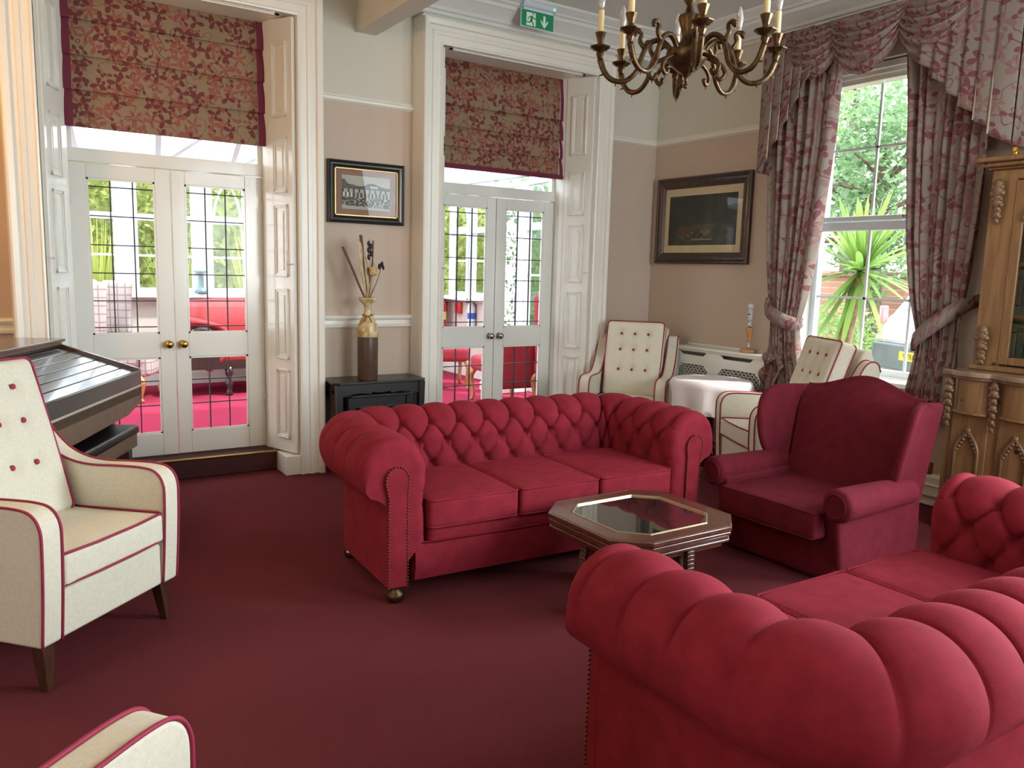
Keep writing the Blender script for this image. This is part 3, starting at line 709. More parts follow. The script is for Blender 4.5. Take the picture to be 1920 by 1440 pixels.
# fire extinguishers
FR = M('extinguisher_red', (196, 34, 36), .3, var=.02, coat=.5)
def exting(name, label, loc, h, r, body, band, bandmat):
    t = thing(name, label, 'fire extinguisher', loc, 0)
    MB().lathe([(r, 0), (r, h * .72), (r * .8, h * .82), (r * .4, h * .88), (r * .3, h * .92)], 20).build('cylinder', body, t, smooth='auto')
    MB().lathe([(r * 1.01, h * .30), (r * 1.01, h * .52)], 20).build('label_band', bandmat, t, smooth='auto')
    m = MB().bar((0, 0, h * .93), (-r * 1.4, -.0, h * 1.02), .02, .012).bar((0, 0, h * .93), (-r * 1.5, -.0, h * .9), .02, .012); m.tube([(r * .3, 0, h * .9), (r * 1.2, 0, h * .8), (r * 1.1, 0, h * .3)], .009, 6)
    m.build('valve_handle', M('valve_black', (60, 36, 36), .4), t)
exting('fire_extinguisher', 'large red fire extinguisher on the sunroom wall', (4.98, 9.28, .70), .46, .085, FR, 0, M('cream_label', (236, 220, 150), .5))
exting('fire_extinguisher', 'small fire extinguisher with a blue label on the sunroom side wall', (CX - .06, 8.66, .78), .34, .05, UPVC, 0, M('blue_label', (56, 96, 200), .5))
tag(MB().box(CX - .05, CX - .001, 8.98, 9.12, .93, 1.07).build('alarm_call_point', FR, bevel=.01), 'red alarm call point on the sunroom side wall between the extinguishers', 'alarm')

# ------------------------------------------------------------------ outside
structure('ground_garden', MB().box(-14, 40, 9.6, 40, -.5, -.42).box(5.6, 40, -16, 9.6, -.5, -.03), M('garden_ground', (120, 124, 98), .9, var=.15, vs=3))
def blades(m, c, n, h0, h1, spread, w, rnd, droop=.5):
    for k in range(n):
        a = rnd.uniform(0, 2 * pi); h = rnd.uniform(h0, h1); s = rnd.uniform(.3, 1) * spread; ww = w * rnd.uniform(.7, 1.2)
        dx, dy = cos(a), sin(a); px, py = -dy, dx; vs = []
        N = 5
        for i in range(N + 1):
            f = i / N; r = s * f ** 1.3; z = h * (f - droop * f ** 3.0 * s / max(spread, .01) * .6); wi = ww * (1 - f ** 2) + .001
            for sg in (-1, 1): vs.append((c[0] + dx * r + px * wi * sg, c[1] + dy * r + py * wi * sg, c[2] + z))
        m.add(vs, [(2 * i, 2 * i + 1, 2 * i + 3, 2 * i + 2) for i in range(N)])
def leafcloud(m, cen, rad, n, size, rnd, shell=.5):
    for k in range(n):
        while True:
            p = Vector((rnd.uniform(-1, 1), rnd.uniform(-1, 1), rnd.uniform(-1, 1)))
            if shell < p.length < 1: break
        c = Vector(cen) + Vector((p.x * rad[0], p.y * rad[1], p.z * rad[2]))
        d = Vector((rnd.gauss(0, 1), rnd.gauss(0, 1), rnd.gauss(0, .6))).normalized(); e = d.cross(Vector((rnd.gauss(0, 1), rnd.gauss(0, 1), rnd.gauss(0, 1)))).normalized()
        s = size * rnd.uniform(.6, 1.3); m.add([c - d * s, c + e * s * .4, c + d * s, c - e * s * .4], [(0, 1, 2, 3)])
rnd = random.Random(3)
HEDGE = leaf_mat('hedge_leaf', (150, 160, 82), (110, 128, 60), .5); GRASSY = leaf_mat('flax_leaf', (200, 204, 118), (150, 168, 80), .5)
TREE = leaf_mat('tree_leaf', (126, 156, 112), (88, 120, 82), .5); FIG = leaf_mat('bright_leaf', (150, 178, 110), (112, 148, 86), .5)
for i, (x0, x1, y, zt, lb) in enumerate(((-2.2, .6, 11.3, 2.75, 'dense yellow green hedge outside the sunroom, leftmost stretch'), (.6, 3.2, 11.5, 2.8, 'dense yellow green hedge outside, straight behind the wide doors'), (3.2, 7.2, 11.6, 2.75, 'dense yellow green hedge outside the corner of the sunroom'))):
    t = thing('garden_hedge', lb, 'hedge', (0, 0, 0), 0, 'hedges round the sunroom'); m = MB()
    for k in range(5200):
        c = Vector((rnd.uniform(x0, x1), y + rnd.uniform(-.3, .12), -.42 + (zt + .42) * rnd.random())); d = Vector((rnd.gauss(0, 1), rnd.gauss(0, .6), rnd.gauss(0, 1))).normalized(); e = d.cross(Vector((rnd.gauss(0, .5), 1, rnd.gauss(0, .5)))).normalized(); s = rnd.uniform(.03, .07)
        m.add([c - d * s, c + e * s * .5, c + d * s, c - e * s * .5], [(0, 1, 2, 3)])
    m.build('foliage', HEDGE, t); MB().box(x0, x1, y + .1, y + .5, -.42, zt - .1).build('stems', M('hedge_inside', (168, 180, 110), .95, var=.25, vs=12), t)
t = thing('side_hedge', 'green hedge outside the garden doors of the sunroom', 'hedge'); m = MB()
for k in range(5000):
    c = Vector((7.6 + rnd.uniform(-.3, .1), rnd.uniform(6.8, 11.6), -.42 + 3.4 * rnd.random())); d = Vector((rnd.gauss(0, .6), rnd.gauss(0, 1), rnd.gauss(0, 1))).normalized(); e = d.cross(Vector((1, rnd.gauss(0, .5), rnd.gauss(0, .5)))).normalized(); s = rnd.uniform(.03, .07)
    m.add([c - d * s, c + e * s * .5, c + d * s, c - e * s * .5], [(0, 1, 2, 3)])
m.build('foliage', TREE, t); MB().box(7.7, 8.0, 6.8, 11.6, -.42, 2.9).build('stems', M('hedge_inside_green', (130, 156, 112), .95, var=.25, vs=12), t)
for i, x in enumerate((-.7, .2, 1.1, 2.0, 2.9, 3.8)):
    m = MB(); blades(m, (x, 10.45, -.42), 200, 1.6, 2.7, .46, .02, rnd, .35)
    tag(m.build('flax_clump', GRASSY), ['long-leaved flax clump outside, furthest left behind the tartan armchair', 'long-leaved flax clump outside, behind the tartan armchair wing', 'long-leaved flax clump outside, behind the wall left of the red sofa',
        'long-leaved flax clump outside, right behind the teal candle holder', 'long-leaved flax clump outside, behind the red sofa back', 'long-leaved flax clump outside, hidden by the alcove wall'][i], 'plant', 'flax clumps outside the sunroom')
# cabbage palm outside the front window
t = thing('cabbage_palm', 'spiky green cabbage palm outside the front window beside the white car', 'palm', (7.15, 4.72, -.03))
m = MB().tube(spline([(.05, .25, 0), (.0, .15, .6), (-.02, .05, 1.2), (.0, .0, 1.56)], 4), [.09, .085, .08, .075, .075, .07, .07, .07, .07, .07, .07, .07, .06][:13], 10); m.build('trunk', M('palm_bark', (132, 112, 84), .9, var=.3, vs=20), t, smooth=True)
m = MB()
for k in range(112):
    a = rnd.uniform(0, 2 * pi); el = rnd.uniform(-.35, 1.4) if (k % 6 or not 1.4 < a < 4.2) else rnd.uniform(-1.3, -.5); L = rnd.uniform(.60, .92); w = rnd.uniform(.020, .036); d = Vector((cos(a) * cos(el), sin(a) * cos(el), sin(el))); px = Vector((-sin(a), cos(a), 0)); vs = []
    dr = .10 * max(0, cos(el)) + .03
    for i in range(7):
        f = i / 6; c = Vector((0, 0, 1.61)) + d * L * f - Vector((0, 0, dr * f * f)); wi = w * (sin(pi * min(1, f * .8 + .15)) ** .7) * (1 if f < .99 else .05)
        vs += [c - px * wi, c + px * wi]
    m.add(vs, [(2 * i, 2 * i + 1, 2 * i + 3, 2 * i + 2) for i in range(6)])
m.build('fronds', leaf_mat('palm_leaf', (146, 176, 88), (104, 146, 76), .5), t)
# shrubs, brick wall, trees
tag(MB().box(13.2, 13.5, 1.5, 12, -.05, 1.56).box(13.14, 13.56, 1.5, 12, 1.56, 1.64).build('brick_wall', brick_mat('garden_brick')), 'old brick garden wall behind the palm outside the front window', 'garden wall')
def tree(loc, h, rad, n, size, label, mt, grp='trees outside the front window'):
    t = thing('garden_tree', label, 'tree', loc, 0, grp); m = MB().tube(spline([(0, 0, 0), (.1, .05, h * .3), (-.05, .1, h * .6), (.05, 0, h * .9)], 4), [.16 - .01 * i for i in range(13)], 8)
    for k in range(14):
        a = rnd.uniform(0, 6.28); z = rnd.uniform(.35, .85) * h; m.tube(spline([(0, 0, z), (cos(a) * rad[0] * .45, sin(a) * rad[1] * .45, z + .3), (cos(a) * rad[0] * .9, sin(a) * rad[1] * .9, z + rnd.uniform(-.3, .8))], 3), [.05, .045, .04, .035, .028, .02, .012], 5)
    m.build('trunk', M('tree_bark', (112, 96, 82), .9, var=.3, vs=10), t)
    m = MB()
    for k in range(9):
        a = rnd.uniform(0, 6.28); rr = rnd.uniform(0, .6); leafcloud(m, (cos(a) * rad[0] * rr, sin(a) * rad[1] * rr, h * rnd.uniform(.45, .95)), (rad[0] * .5, rad[1] * .5, h * .16), n // 9, size, rnd, .15)
    m.build('crown', mt, t)
tree((12.4, 7.9, -.03), 4.3, (1.3, 1.3), 3600, .08, 'leafy tree outside, behind the palm and left of the window bar', TREE)
tree((14.9, 10.2, -.03), 6.6, (1.8, 1.8), 2000, .10, 'tall tree outside the front window with branches against the sky', TREE)
tree((16.2, 7.4, -.03), 4.6, (1.5, 1.5), 1900, .10, 'tree outside the front window beside the right curtain edge', FIG)
tree((18.8, 14.0, -.03), 7.6, (2.0, 2.0), 1900, .12, 'tree outside the front window beside the left curtain edge', FIG)
for i, (x, y, r, h, lb) in enumerate(((8.7, 6.6, .65, .75, 'low leafy shrub at the foot of the palm'), (10.6, 7.3, .8, 1.2, 'round leafy shrub outside beyond the palm'), (12.2, 6.4, .8, 1.3, 'yellow green shrub against the garden wall by the right curtain'))):
    m = MB(); leafcloud(m, (x, y, -.03 + h / 2), (r, r, h / 2), 1500, .055, rnd, .4); tag(m.build('garden_shrub', FIG if i < 2 else GRASSY), lb, 'shrub', 'shrubs outside the front window')
# parked white car, seen from behind
t = thing('parked_car', 'white hatchback parked outside the front window, rear towards the house', 'car', (9.55, 5.42, .09), R(-21))
# local: +x forward (away), y left
WHT = M('car_white', (236, 238, 240), .25, var=.0, coat=.6); BLK = M('car_black', (84, 92, 98), .5); CGL = M('car_glass', (96, 138, 160), .08, var=.1, coat=1)
prof = [(0.0, .30), (.02, .62), (.03, .80), (.10, .92), (.16, .98), (.42, 1.42), (.62, 1.49), (1.4, 1.52), (2.0, 1.46), (2.6, 1.08), (3.4, .92), (3.62, .75), (3.68, .35)]
hw = lambda z: .84 - max(0, z - .9) * .34
m = MB(); vs = []
for s in (-1, -.86, 0, .86, 1):
    for (x, z) in prof:
        y = s * hw(z); xx = x + (.07 if abs(s) == 1 and x < .5 else 0) + (0 if abs(s) < 1 else 0); vs.append((xx, y, z - (.03 if abs(s) == 1 and z > 1.3 else 0)))
n = len(prof); fs = [(a * n + i, a * n + i + 1, (a + 1) * n + i + 1, (a + 1) * n + i) for a in range(4) for i in range(n - 1)] + [tuple(range(n)), tuple(4 * n + i for i in range(n))[::-1], (0, n, 2 * n, 3 * n, 4 * n, 5 * n - 1, 4 * n - 1, 3 * n - 1, 2 * n - 1, n - 1)]
m.add(vs, fs); o = m.build('body', WHT, t, bevel=.03, seg=3, smooth='auto')
MB().add([(.195, -.62, 1.04), (.195, .62, 1.04), (.405, .50, 1.37), (.405, -.50, 1.37), (.17, -.62, 1.05), (.17, .62, 1.05), (.385, .50, 1.39), (.385, -.50, 1.39)], [(0, 1, 2, 3), (7, 6, 5, 4), (0, 4, 5, 1), (1, 5, 6, 2), (2, 6, 7, 3), (3, 7, 4, 0)]).build('rear_window', CGL, t)
MB().box(-.05, .05, -.83, .83, .28, .62).build('bumper', BLK, t, bevel=.03)
MB().box(-.03, .06, -.80, .80, .64, .70).build('bumper_trim', WHT, t, bevel=.02)
for s in (-1, 1):
    MB().box(.02, .12, s * .80 - .04, s * .80 + .03, .86, 1.08).build('tail_light', M('tail_light_red', (188, 120, 128), .2, coat=1), t, bevel=.02)
    for x in (.62, 3.05):
        m = MB().lathe([(.29, -.1), (.30, -.08), (.30, .08), (.29, .1)], 24); m.xf(Matrix.Translation((x, s * .74, .30)) @ Matrix.Rotation(R(90), 4, 'X')); m.build('wheel', BLK, t, smooth='auto')
    MB().add([(.55, s * .79, .98), (2.25, s * .80, .98), (1.95, s * .70, 1.38), (.78, s * .70, 1.40), (.55, s * .81, .98), (2.25, s * .82, .98), (1.95, s * .72, 1.38), (.78, s * .72, 1.40)], [(0, 1, 2, 3), (7, 6, 5, 4), (0, 4, 5, 1), (1, 5, 6, 2), (2, 6, 7, 3), (3, 7, 4, 0)]).build('side_window', CGL, t)
m = MB().tube([(.19, .1, 1.08), (.20, -.3, 1.10)], .012, 6); m.build('rear_wiper', BLK, t)
pl_ = MB().box(-.062, -.05, -.27, .27, .42, .53).build('number_plate', M('plate_yellow', (240, 200, 40), .4), t, bevel=.004)
cu = bpy.data.curves.new('plate_text', 'FONT'); cu.body = 'WR0'; cu.size = .105; cu.extrude = .001; _t = bpy.data.objects.new('plate_text', cu); COL.objects.link(_t); bpy.context.view_layer.update(); _me = bpy.data.meshes.new_from_object(_t.evaluated_get(bpy.context.evaluated_depsgraph_get())); bpy.data.objects.remove(_t)
tx = bpy.data.objects.new('plate_letters', _me); COL.objects.link(tx); tx.parent = pl_
_me.materials.clear(); _me.materials.append(M('plate_black', (20, 20, 20), .5)); tx.location = (-.065, .20, .44); tx.rotation_euler = (R(90), 0, R(-90))
# window reveal outside and the path kerb by the car
structure('path_drive', MB().box(7.6, 30, -8, 6.6, -.03, .085), M('drive_gravel', (196, 190, 178), .9, var=.1, vs=40))
# ================================================================== CHESTERFIELDS
def chester_profile(N=None):
    """(offset outwards, z, normal_n, normal_z) along inner face, roll and outer face, plus arc length"""
    pts = []
    def add(n, z, nn, nz): pts.append((n, z, nn, nz))
    for i in range(28): f = i / 27; add(.0 + .006 * sin(pi * f), .25 + .30 * f, -1, 0.0)
    cx, cz, r = .155, .608, .155
    a0, a1 = 180 + 10, -42
    for i in range(90):
        a = R(a0 + (a1 - a0) * i / 89); add(cx + r * cos(a), cz + r * sin(a), cos(a), sin(a))
    n_, z_ = pts[-1][0], pts[-1][1]
    for i in range(1, 5): f = i / 4; add(n_ + (.19 - n_) * f ** .6, z_ + (.455 - z_) * f, .7, -.5 + .3 * f)
    for i in range(1, 8): f = i / 7; add(.19, .455 + (.085 - .455) * f, 1, 0)
    out = []; t = 0
    for i, p in enumerate(pts):
        if i: t += hypot(p[0] - pts[i - 1][0], p[1] - pts[i - 1][1])
        out.append(p + (t,))
    return out
CPROF = chester_profile()
def chesterfield(label, loc, rz, mt, grp):
    t = thing('chesterfield_sofa', label, 'sofa', loc, rz, grp)
    a, yf, yb, rc = .72, -.395, .155, .05
    st = []  # stations (px, py, dx, dy, s)
    def seg(p0, p1, d0, d1, n):
        for i in range(n + 1):
            f = i / n; x = p0[0] + (p1[0] - p0[0]) * f; y = p0[1] + (p1[1] - p0[1]) * f; st.append([x, y, d0[0] + (d1[0] - d0[0]) * f, d0[1] + (d1[1] - d0[1]) * f])
    seg((-a, yf), (-a, yb - rc), (-1, 0), (-1, 0), 116)
    for i in range(1, 60): an = pi - (pi / 2) * i / 60; st.append([-a + rc + rc * cos(an), yb - rc + rc * sin(an), cos(an), sin(an)])
    seg((-a + rc, yb), (0, yb), (0, 1), (0, 1), 150)
    half = len(st); st2 = [[-x, y, -dx, dy] for x, y, dx, dy in st[:-1]][::-1]; st = st + st2
    k = .12; s = 0; S = [0]
    for i in range(1, len(st)):
        p, q = st[i - 1], st[i]; s += hypot(q[0] + q[2] * k - p[0] - p[2] * k, q[1] + q[3] * k - p[1] - p[3] * k); S.append(s)
    mid = S[half - 1]; S = [v - mid for v in S]; ds, dt = .1665, .118; t3 = .46
    def tuft(s, tt, i):
        """pillow height in metres"""
        if tt > .92: return 0
        if tt <= t3:
            u = s / ds + (tt - t3) / (2 * dt) + .5; v = s / ds - (tt - t3) / (2 * dt) + .5
            h = (abs(sin(pi * u) * sin(pi * v))) ** .34
            # buttons
            best = 1
            for row in range(-3, 1):
                tr = t3 + row * dt; off = .5 if row % 2 == 0 else 0
                sb = (round(s / ds - off) + off) * ds; best = min(best, ((s - sb) ** 2 + (tt - tr) ** 2))
            cr = min(abs(sin(pi * u)), abs(sin(pi * v))); h = h * .82 + .18 - .55 * exp(-best / .00045) - .14 * exp(-(cr / .10) ** 2)
        else:
            f = min(1, (tt - t3) / .36); off = .5
            pl = abs(cos(pi * s / ds)) ** (.68 - .2 * f); dep = 1 - .5 * f
            sb = (round(s / ds - off) + off) * ds; b = ((s - sb) ** 2 + (tt - t3) ** 2)
            h = (pl * dep + 1 - dep) * .82 + .18 - .55 * exp(-b / .00045) - (.20 - .08 * f) * exp(-(abs(cos(pi * s / ds)) / .11) ** 2)
        lo = min(1, max(0, (tt - .02) / .08)) * min(1, max(0, (.92 - tt) / .13))
        return (.040 * (h - .8)) * lo
    nS = len(st); P = CPROF; nP = len(P)
    def surf(i, j, inset=0, dy=0):
        x, y, dx, dy_, = st[i]; n, z, nn, nz, tt = P[j]
        h = tuft(S[i], tt, i)
        e = min(i, nS - 1 - i)
        if e < 13: h *= .35 + .65 * e / 13
        w = 1 if tt < .84 else max(0, 1 - (tt - .84) / .08)
        nn2 = nn * (h - inset * w); nz2 = nz * (h - inset * w)
        if tt > .3 and nn < 0 and inset: pass
        return (x + dx * (n + nn2), y + dy_ * (n + nn2) + dy, z + nz2)
    i1 = 116 + 30; i2 = nS - 1 - i1
    def part(name, ia, ib, front):
        m = MB(); cols = []
        if front == -1:
            for q in range(6, 0, -1): th = q / 6 * pi / 2; cols.append([surf(0, j, .045 * (1 - cos(th)), -.045 * sin(th)) for j in range(nP)])
        for i in range(ia, ib + 1): cols.append([surf(i, j) for j in range(nP)])
        if front == 1:
            for q in range(1, 7): th = q / 6 * pi / 2; cols.append([surf(nS - 1, j, .045 * (1 - cos(th)), -.045 * sin(th)) for j in range(nP)])
        vs = [p for c in cols for p in c]
        m.add(vs, [(c * nP + j, c * nP + j + 1, (c + 1) * nP + j + 1, (c + 1) * nP + j) for c in range(len(cols) - 1) for j in range(nP - 1)])
        cap = cols[0] if front == -1 else cols[-1]
        if front: m.add(list(cap), [tuple(range(nP))])
        o = m.build(name, mt, t, smooth='auto', ang=75); return o
    part('padded_arm', 0, i1, -1); part('backrest', i1, i2, 0); part('padded_arm', i2, nS - 1, 1)
    # arm facings with nailhead trim
    yF = yf - .045
    for sg in (-1, 1):
        out = [(.100, .085), (.100, .52), (.094, .565), (.100, .60), (.122, .628), (.150, .636), (.180, .626), (.200, .60), (.205, .562), (.198, .53), (.191, .50), (.191, .085)]
        sp = [(v.x, v.y) for v in spline([(p[0], p[1], 0) for p in out[1:-1]], 4)]; ol = [out[0]] + sp + [out[-1]]
        m = MB().prism(ol, lambda n, z, d: (sg * (a + n), d, z), yF - .012, yF + .03)
        f = m.build('arm_facing', mt, t, bevel=.004, seg=2)
        m = MB(); L = [Vector((sg * (a + n), yF - .014, z)) for n, z in ol]; acc = 0
        for p, q in zip(L, L[1:]):
            d = (q - p).length; c = acc
            while c < d:
                pp = p + (q - p) * (c / d); m.lathe([(.0048, -.001), (.0045, .0015), (.003, .0035), (.0005, .0042)], 6, (0, 0, 0)); nv = 24
                for w in range(len(m.v) - nv, len(m.v)): x, y, z = m.v[w]; m.v[w] = (pp.x + x, pp.y - z, pp.z + y)
                c += .0145
            acc = c - d
        m.build('nailhead_trim', STUD, f, smooth=True)
    # seat frame with front rail
    m = MB().box(-a - .06, a + .06, yf - .02, yb + .1, .085, .265)
    fr = m.build('seat_frame', mt, t, bevel=.02, seg=3)
    m = MB().grid(60, 10, lambda u, v: (-a - .055 + (2 * a + .11) * u, yf - .03 - .012 * sin(pi * v) + .008 * exp(-(((u * 8) % 1 - .5) ** 2) / .006 - ((v - .5) ** 2) / .02), .095 + .165 * v))
    m.build('front_rail', mt, t, smooth=True)
    MB().tube([(-a - .05, yf - .035, .268), (a + .05, yf - .035, .268)], .006, 8).build('rail_piping', mt, t, smooth=True)
    weld(rounded_box(a - .01, .30, .045, .03, 6, lambda p: (p.x, p.y - .135, p.z + .292)).build('seat_deck', mt, t, smooth=True))
    # three seat cushions
    cw = 2 * a / 3
    for k in (-1, 0, 1):
        hx, hy, hz = cw / 2 - .004, .285, .067
        def fn(p):
            cr = (1 - (p.x / hx) ** 2) * (1 - (p.y / hy) ** 2)
            return (p.x + k * cw, p.y - .165 - .012 * (1 - (p.x / hx) ** 2) * (p.y < -.2), p.z + .398 + (.016 * cr if p.z > 0 else 0))
        c = weld(rounded_box(hx, hy, hz, .022, 8, fn).build('seat_cushion', mt, t, smooth=True))
        for zz in (.461, .338):
            q = []
            for (x, y) in [(-1, -1), (1, -1), (1, 1), (-1, 1)]:
                for e in range(5):
                    an = atan2(y, x); an0 = {(-1, -1): pi, (1, -1): 1.5 * pi, (1, 1): 0, (-1, 1): .5 * pi}[(x, y)]; an = an0 + (pi / 2) * e / 4
                    q.append((k * cw + x * (hx - .028) + .026 * cos(an), -.165 + y * (hy - .028) + .026 * sin(an) - (.006 if y < 0 else 0), zz))
            MB().tube(q, .0048, 6, closed=True).build('cushion_piping', mt, c, smooth=True)
    for sx in (-1, 1):
        for (yy, r) in ((yf + .0, .045), (yb + .07, .03)):
            m = MB().lathe([(.02, 0.002), (r * .8, .006), (r, .025), (r * .9, .045), (r * .5, .058), (r * .6, .07), (r * .6, .09)], 18, (sx * (a + .135), yy, 0))
            m.build('bun_foot', ABRASS if r > .04 else CHROME, t, smooth=True)
    return t
s1 = chesterfield('red buttoned chesterfield sofa standing along the door wall, front towards the camera', (2.359, 3.51, 0), R(-2.8), SOFA, 'matching chesterfield sofas')
s2 = copy_tree(s1); s2.location = (2.287, 1.185, 0); s2.rotation_euler = (0, 0, R(179)); s2['label'] = 'red buttoned chesterfield sofa nearest the camera, its back to the lower right corner'

# ================================================================== RED WING CHAIR
t = thing('wing_chair', 'plain wine red wing armchair between the two chesterfield sofas and the window', 'armchair', (3.72, 2.60, 0), R(-89)); t.scale = (.9, .96, .95)
# local: front = -y
WR = SOFA2
weld(rounded_box(.40, .365, .135, .03, 6, lambda p: (p.x, p.y + .035 + .0 * (p.z < 0), p.z + .135 + .01)).build('base', WR, t, smooth=True))
def fw(p):
    cr = (1 - (p.x / .335) ** 2) * (1 - min(1, (p.y / .33) ** 2)); return (p.x * (1), p.y - .13, p.z + .325 + (.02 * cr if p.z > 0 else 0))
cu_ = weld(rounded_box(.335, .33, .075, .025, 8, fw).build('seat_cushion', WR, t, smooth=True))
MB().tube([(-.325, -.455, .393), (-.2, -.463, .397), (0, -.466, .4), (.2, -.463, .397), (.325, -.455, .393), (.334, -.40, .393), (.334, .1, .393)], .005, 6).build('cushion_piping', WR, cu_, smooth=True)
MB().tube([(-.325, -.455, .262), (0, -.463, .258), (.325, -.455, .262)], .005, 6).build('cushion_piping', WR, cu_, smooth=True)
def camel(x):
    x = abs(x) / .42; return .915 + .085 * (cos(min(1, x / .95) * pi) * .5 + .5)
# back: tilted, camel topped, with thickness
def by(z): return .14 + .20 * (z - .3) / .7
m = MB()
Wb = lambda z: .34 + .06 * (z - .35) / .6
def bfr(u, v):
    x = -1 + 2 * u; zt = camel(x * .42); z = .30 + (zt - .30) * v; w = Wb(z); th = 1 - v ** 14
    return (x * w, by(z) - .03 * cos(x * pi / 2) * (1 - v ** 3) + .06 * (1 - th), z - 0)
m.grid(36, 30, bfr)
def bbk(u, v):
    x = -1 + 2 * u; zt = camel(x * .42); z = .05 + (zt - .05) * v; w = .36 + .05 * v; return (x * w, by(max(z, .3)) + .15 - .06 * v ** 6 - (0.04 if z < .3 else 0) * (1 - z / .3), z)
m.grid(36, 24, bbk, flip=True)
m.grid(36, 4, lambda u, v: tuple(Vector(bfr(u, 1)).lerp(Vector(bbk(u, 1)), v) + Vector((0, 0, .018 * sin(pi * v)))))
weld(m.build('backrest', WR, t, smooth=True), .002)
for sg in (-1, 1):
    # wings: curved slabs from back to front edge
    ol = [(.42, .34), (.18, .40), (.08, .47), (.035, .56), (.025, .68), (.04, .79), (.075, .87), (.135, .915), (.21, .928), (.34, .925), (.48, .915)]
    sp = [(v.x, v.y) for v in spline([(p[0], p[1], 0) for p in ol], 4)]
    def wp(y, z, d): return (sg * (.345 + .055 * (z - .35) / .6 + d + .075 * max(0, (by(z) - y) / .22) ** 1.2 * min(1, max(0, z - .36) / .15)), y, z)
    m = MB().prism([(p[0], p[1]) for p in sp] , wp, 0, .055); m.build('wing', WR, t, bevel=.03, seg=5, smooth='auto', ang=80)
    # rolled arms
    cols = []; m = MB(); n = 22; cx = sg * .425; zc = .455; r = .088
    ys = [-.40 - .028, -.40 - .024, -.40 - .014, -.40] + [-.38 + .60 * i / 12 for i in range(13)]; rr = [.060, .074, .084, .088] + [.088 - .016 * (i / 12) ** 1.2 for i in range(13)]
    vs = []
    for y, q in zip(ys, rr):
        for k in range(n): an = 2 * pi * k / n; vs.append((cx + q * cos(an), y, zc - .008 * max(0, y) / .25 + q * sin(an)))
    m.add(vs, [(i * n + k, i * n + (k + 1) % n, (i + 1) * n + (k + 1) % n, (i + 1) * n + k) for i in range(len(ys) - 1) for k in range(n)] + [tuple(range(n))[::-1]])
    ao = m.build('rolled_arm', WR, t, smooth='auto', ang=70)
    MB().tube([(cx + .060 * cos(2 * pi * k / 20), -.430, zc + .060 * sin(2 * pi * k / 20)) for k in range(20)], .005, 6, closed=True).build('arm_piping', WR, ao, smooth=True)
    # arm side panel under the roll, flaring at the front
    m = MB().grid(16, 10, lambda u, v: (sg * (.335 + .07 * 1 + .012 - .0 * v), -.405 + .81 * u + (.0), .01 + .43 * v))
    m = MB(); fl = lambda z: -.40 + .09 * (1 - min(1, z / .42)) ** .8 * 1.0
    m.prism([(fl(0), .012), (fl(.15), .15), (fl(.3), .30), (-.402, .44), (.38, .44), (.40, .2), (.39, .012)], lambda y, z, d: (sg * d, y, z), .33, .415)
    m.build('side_panel', WR, t, bevel=.02, seg=4, smooth='auto', ang=60)

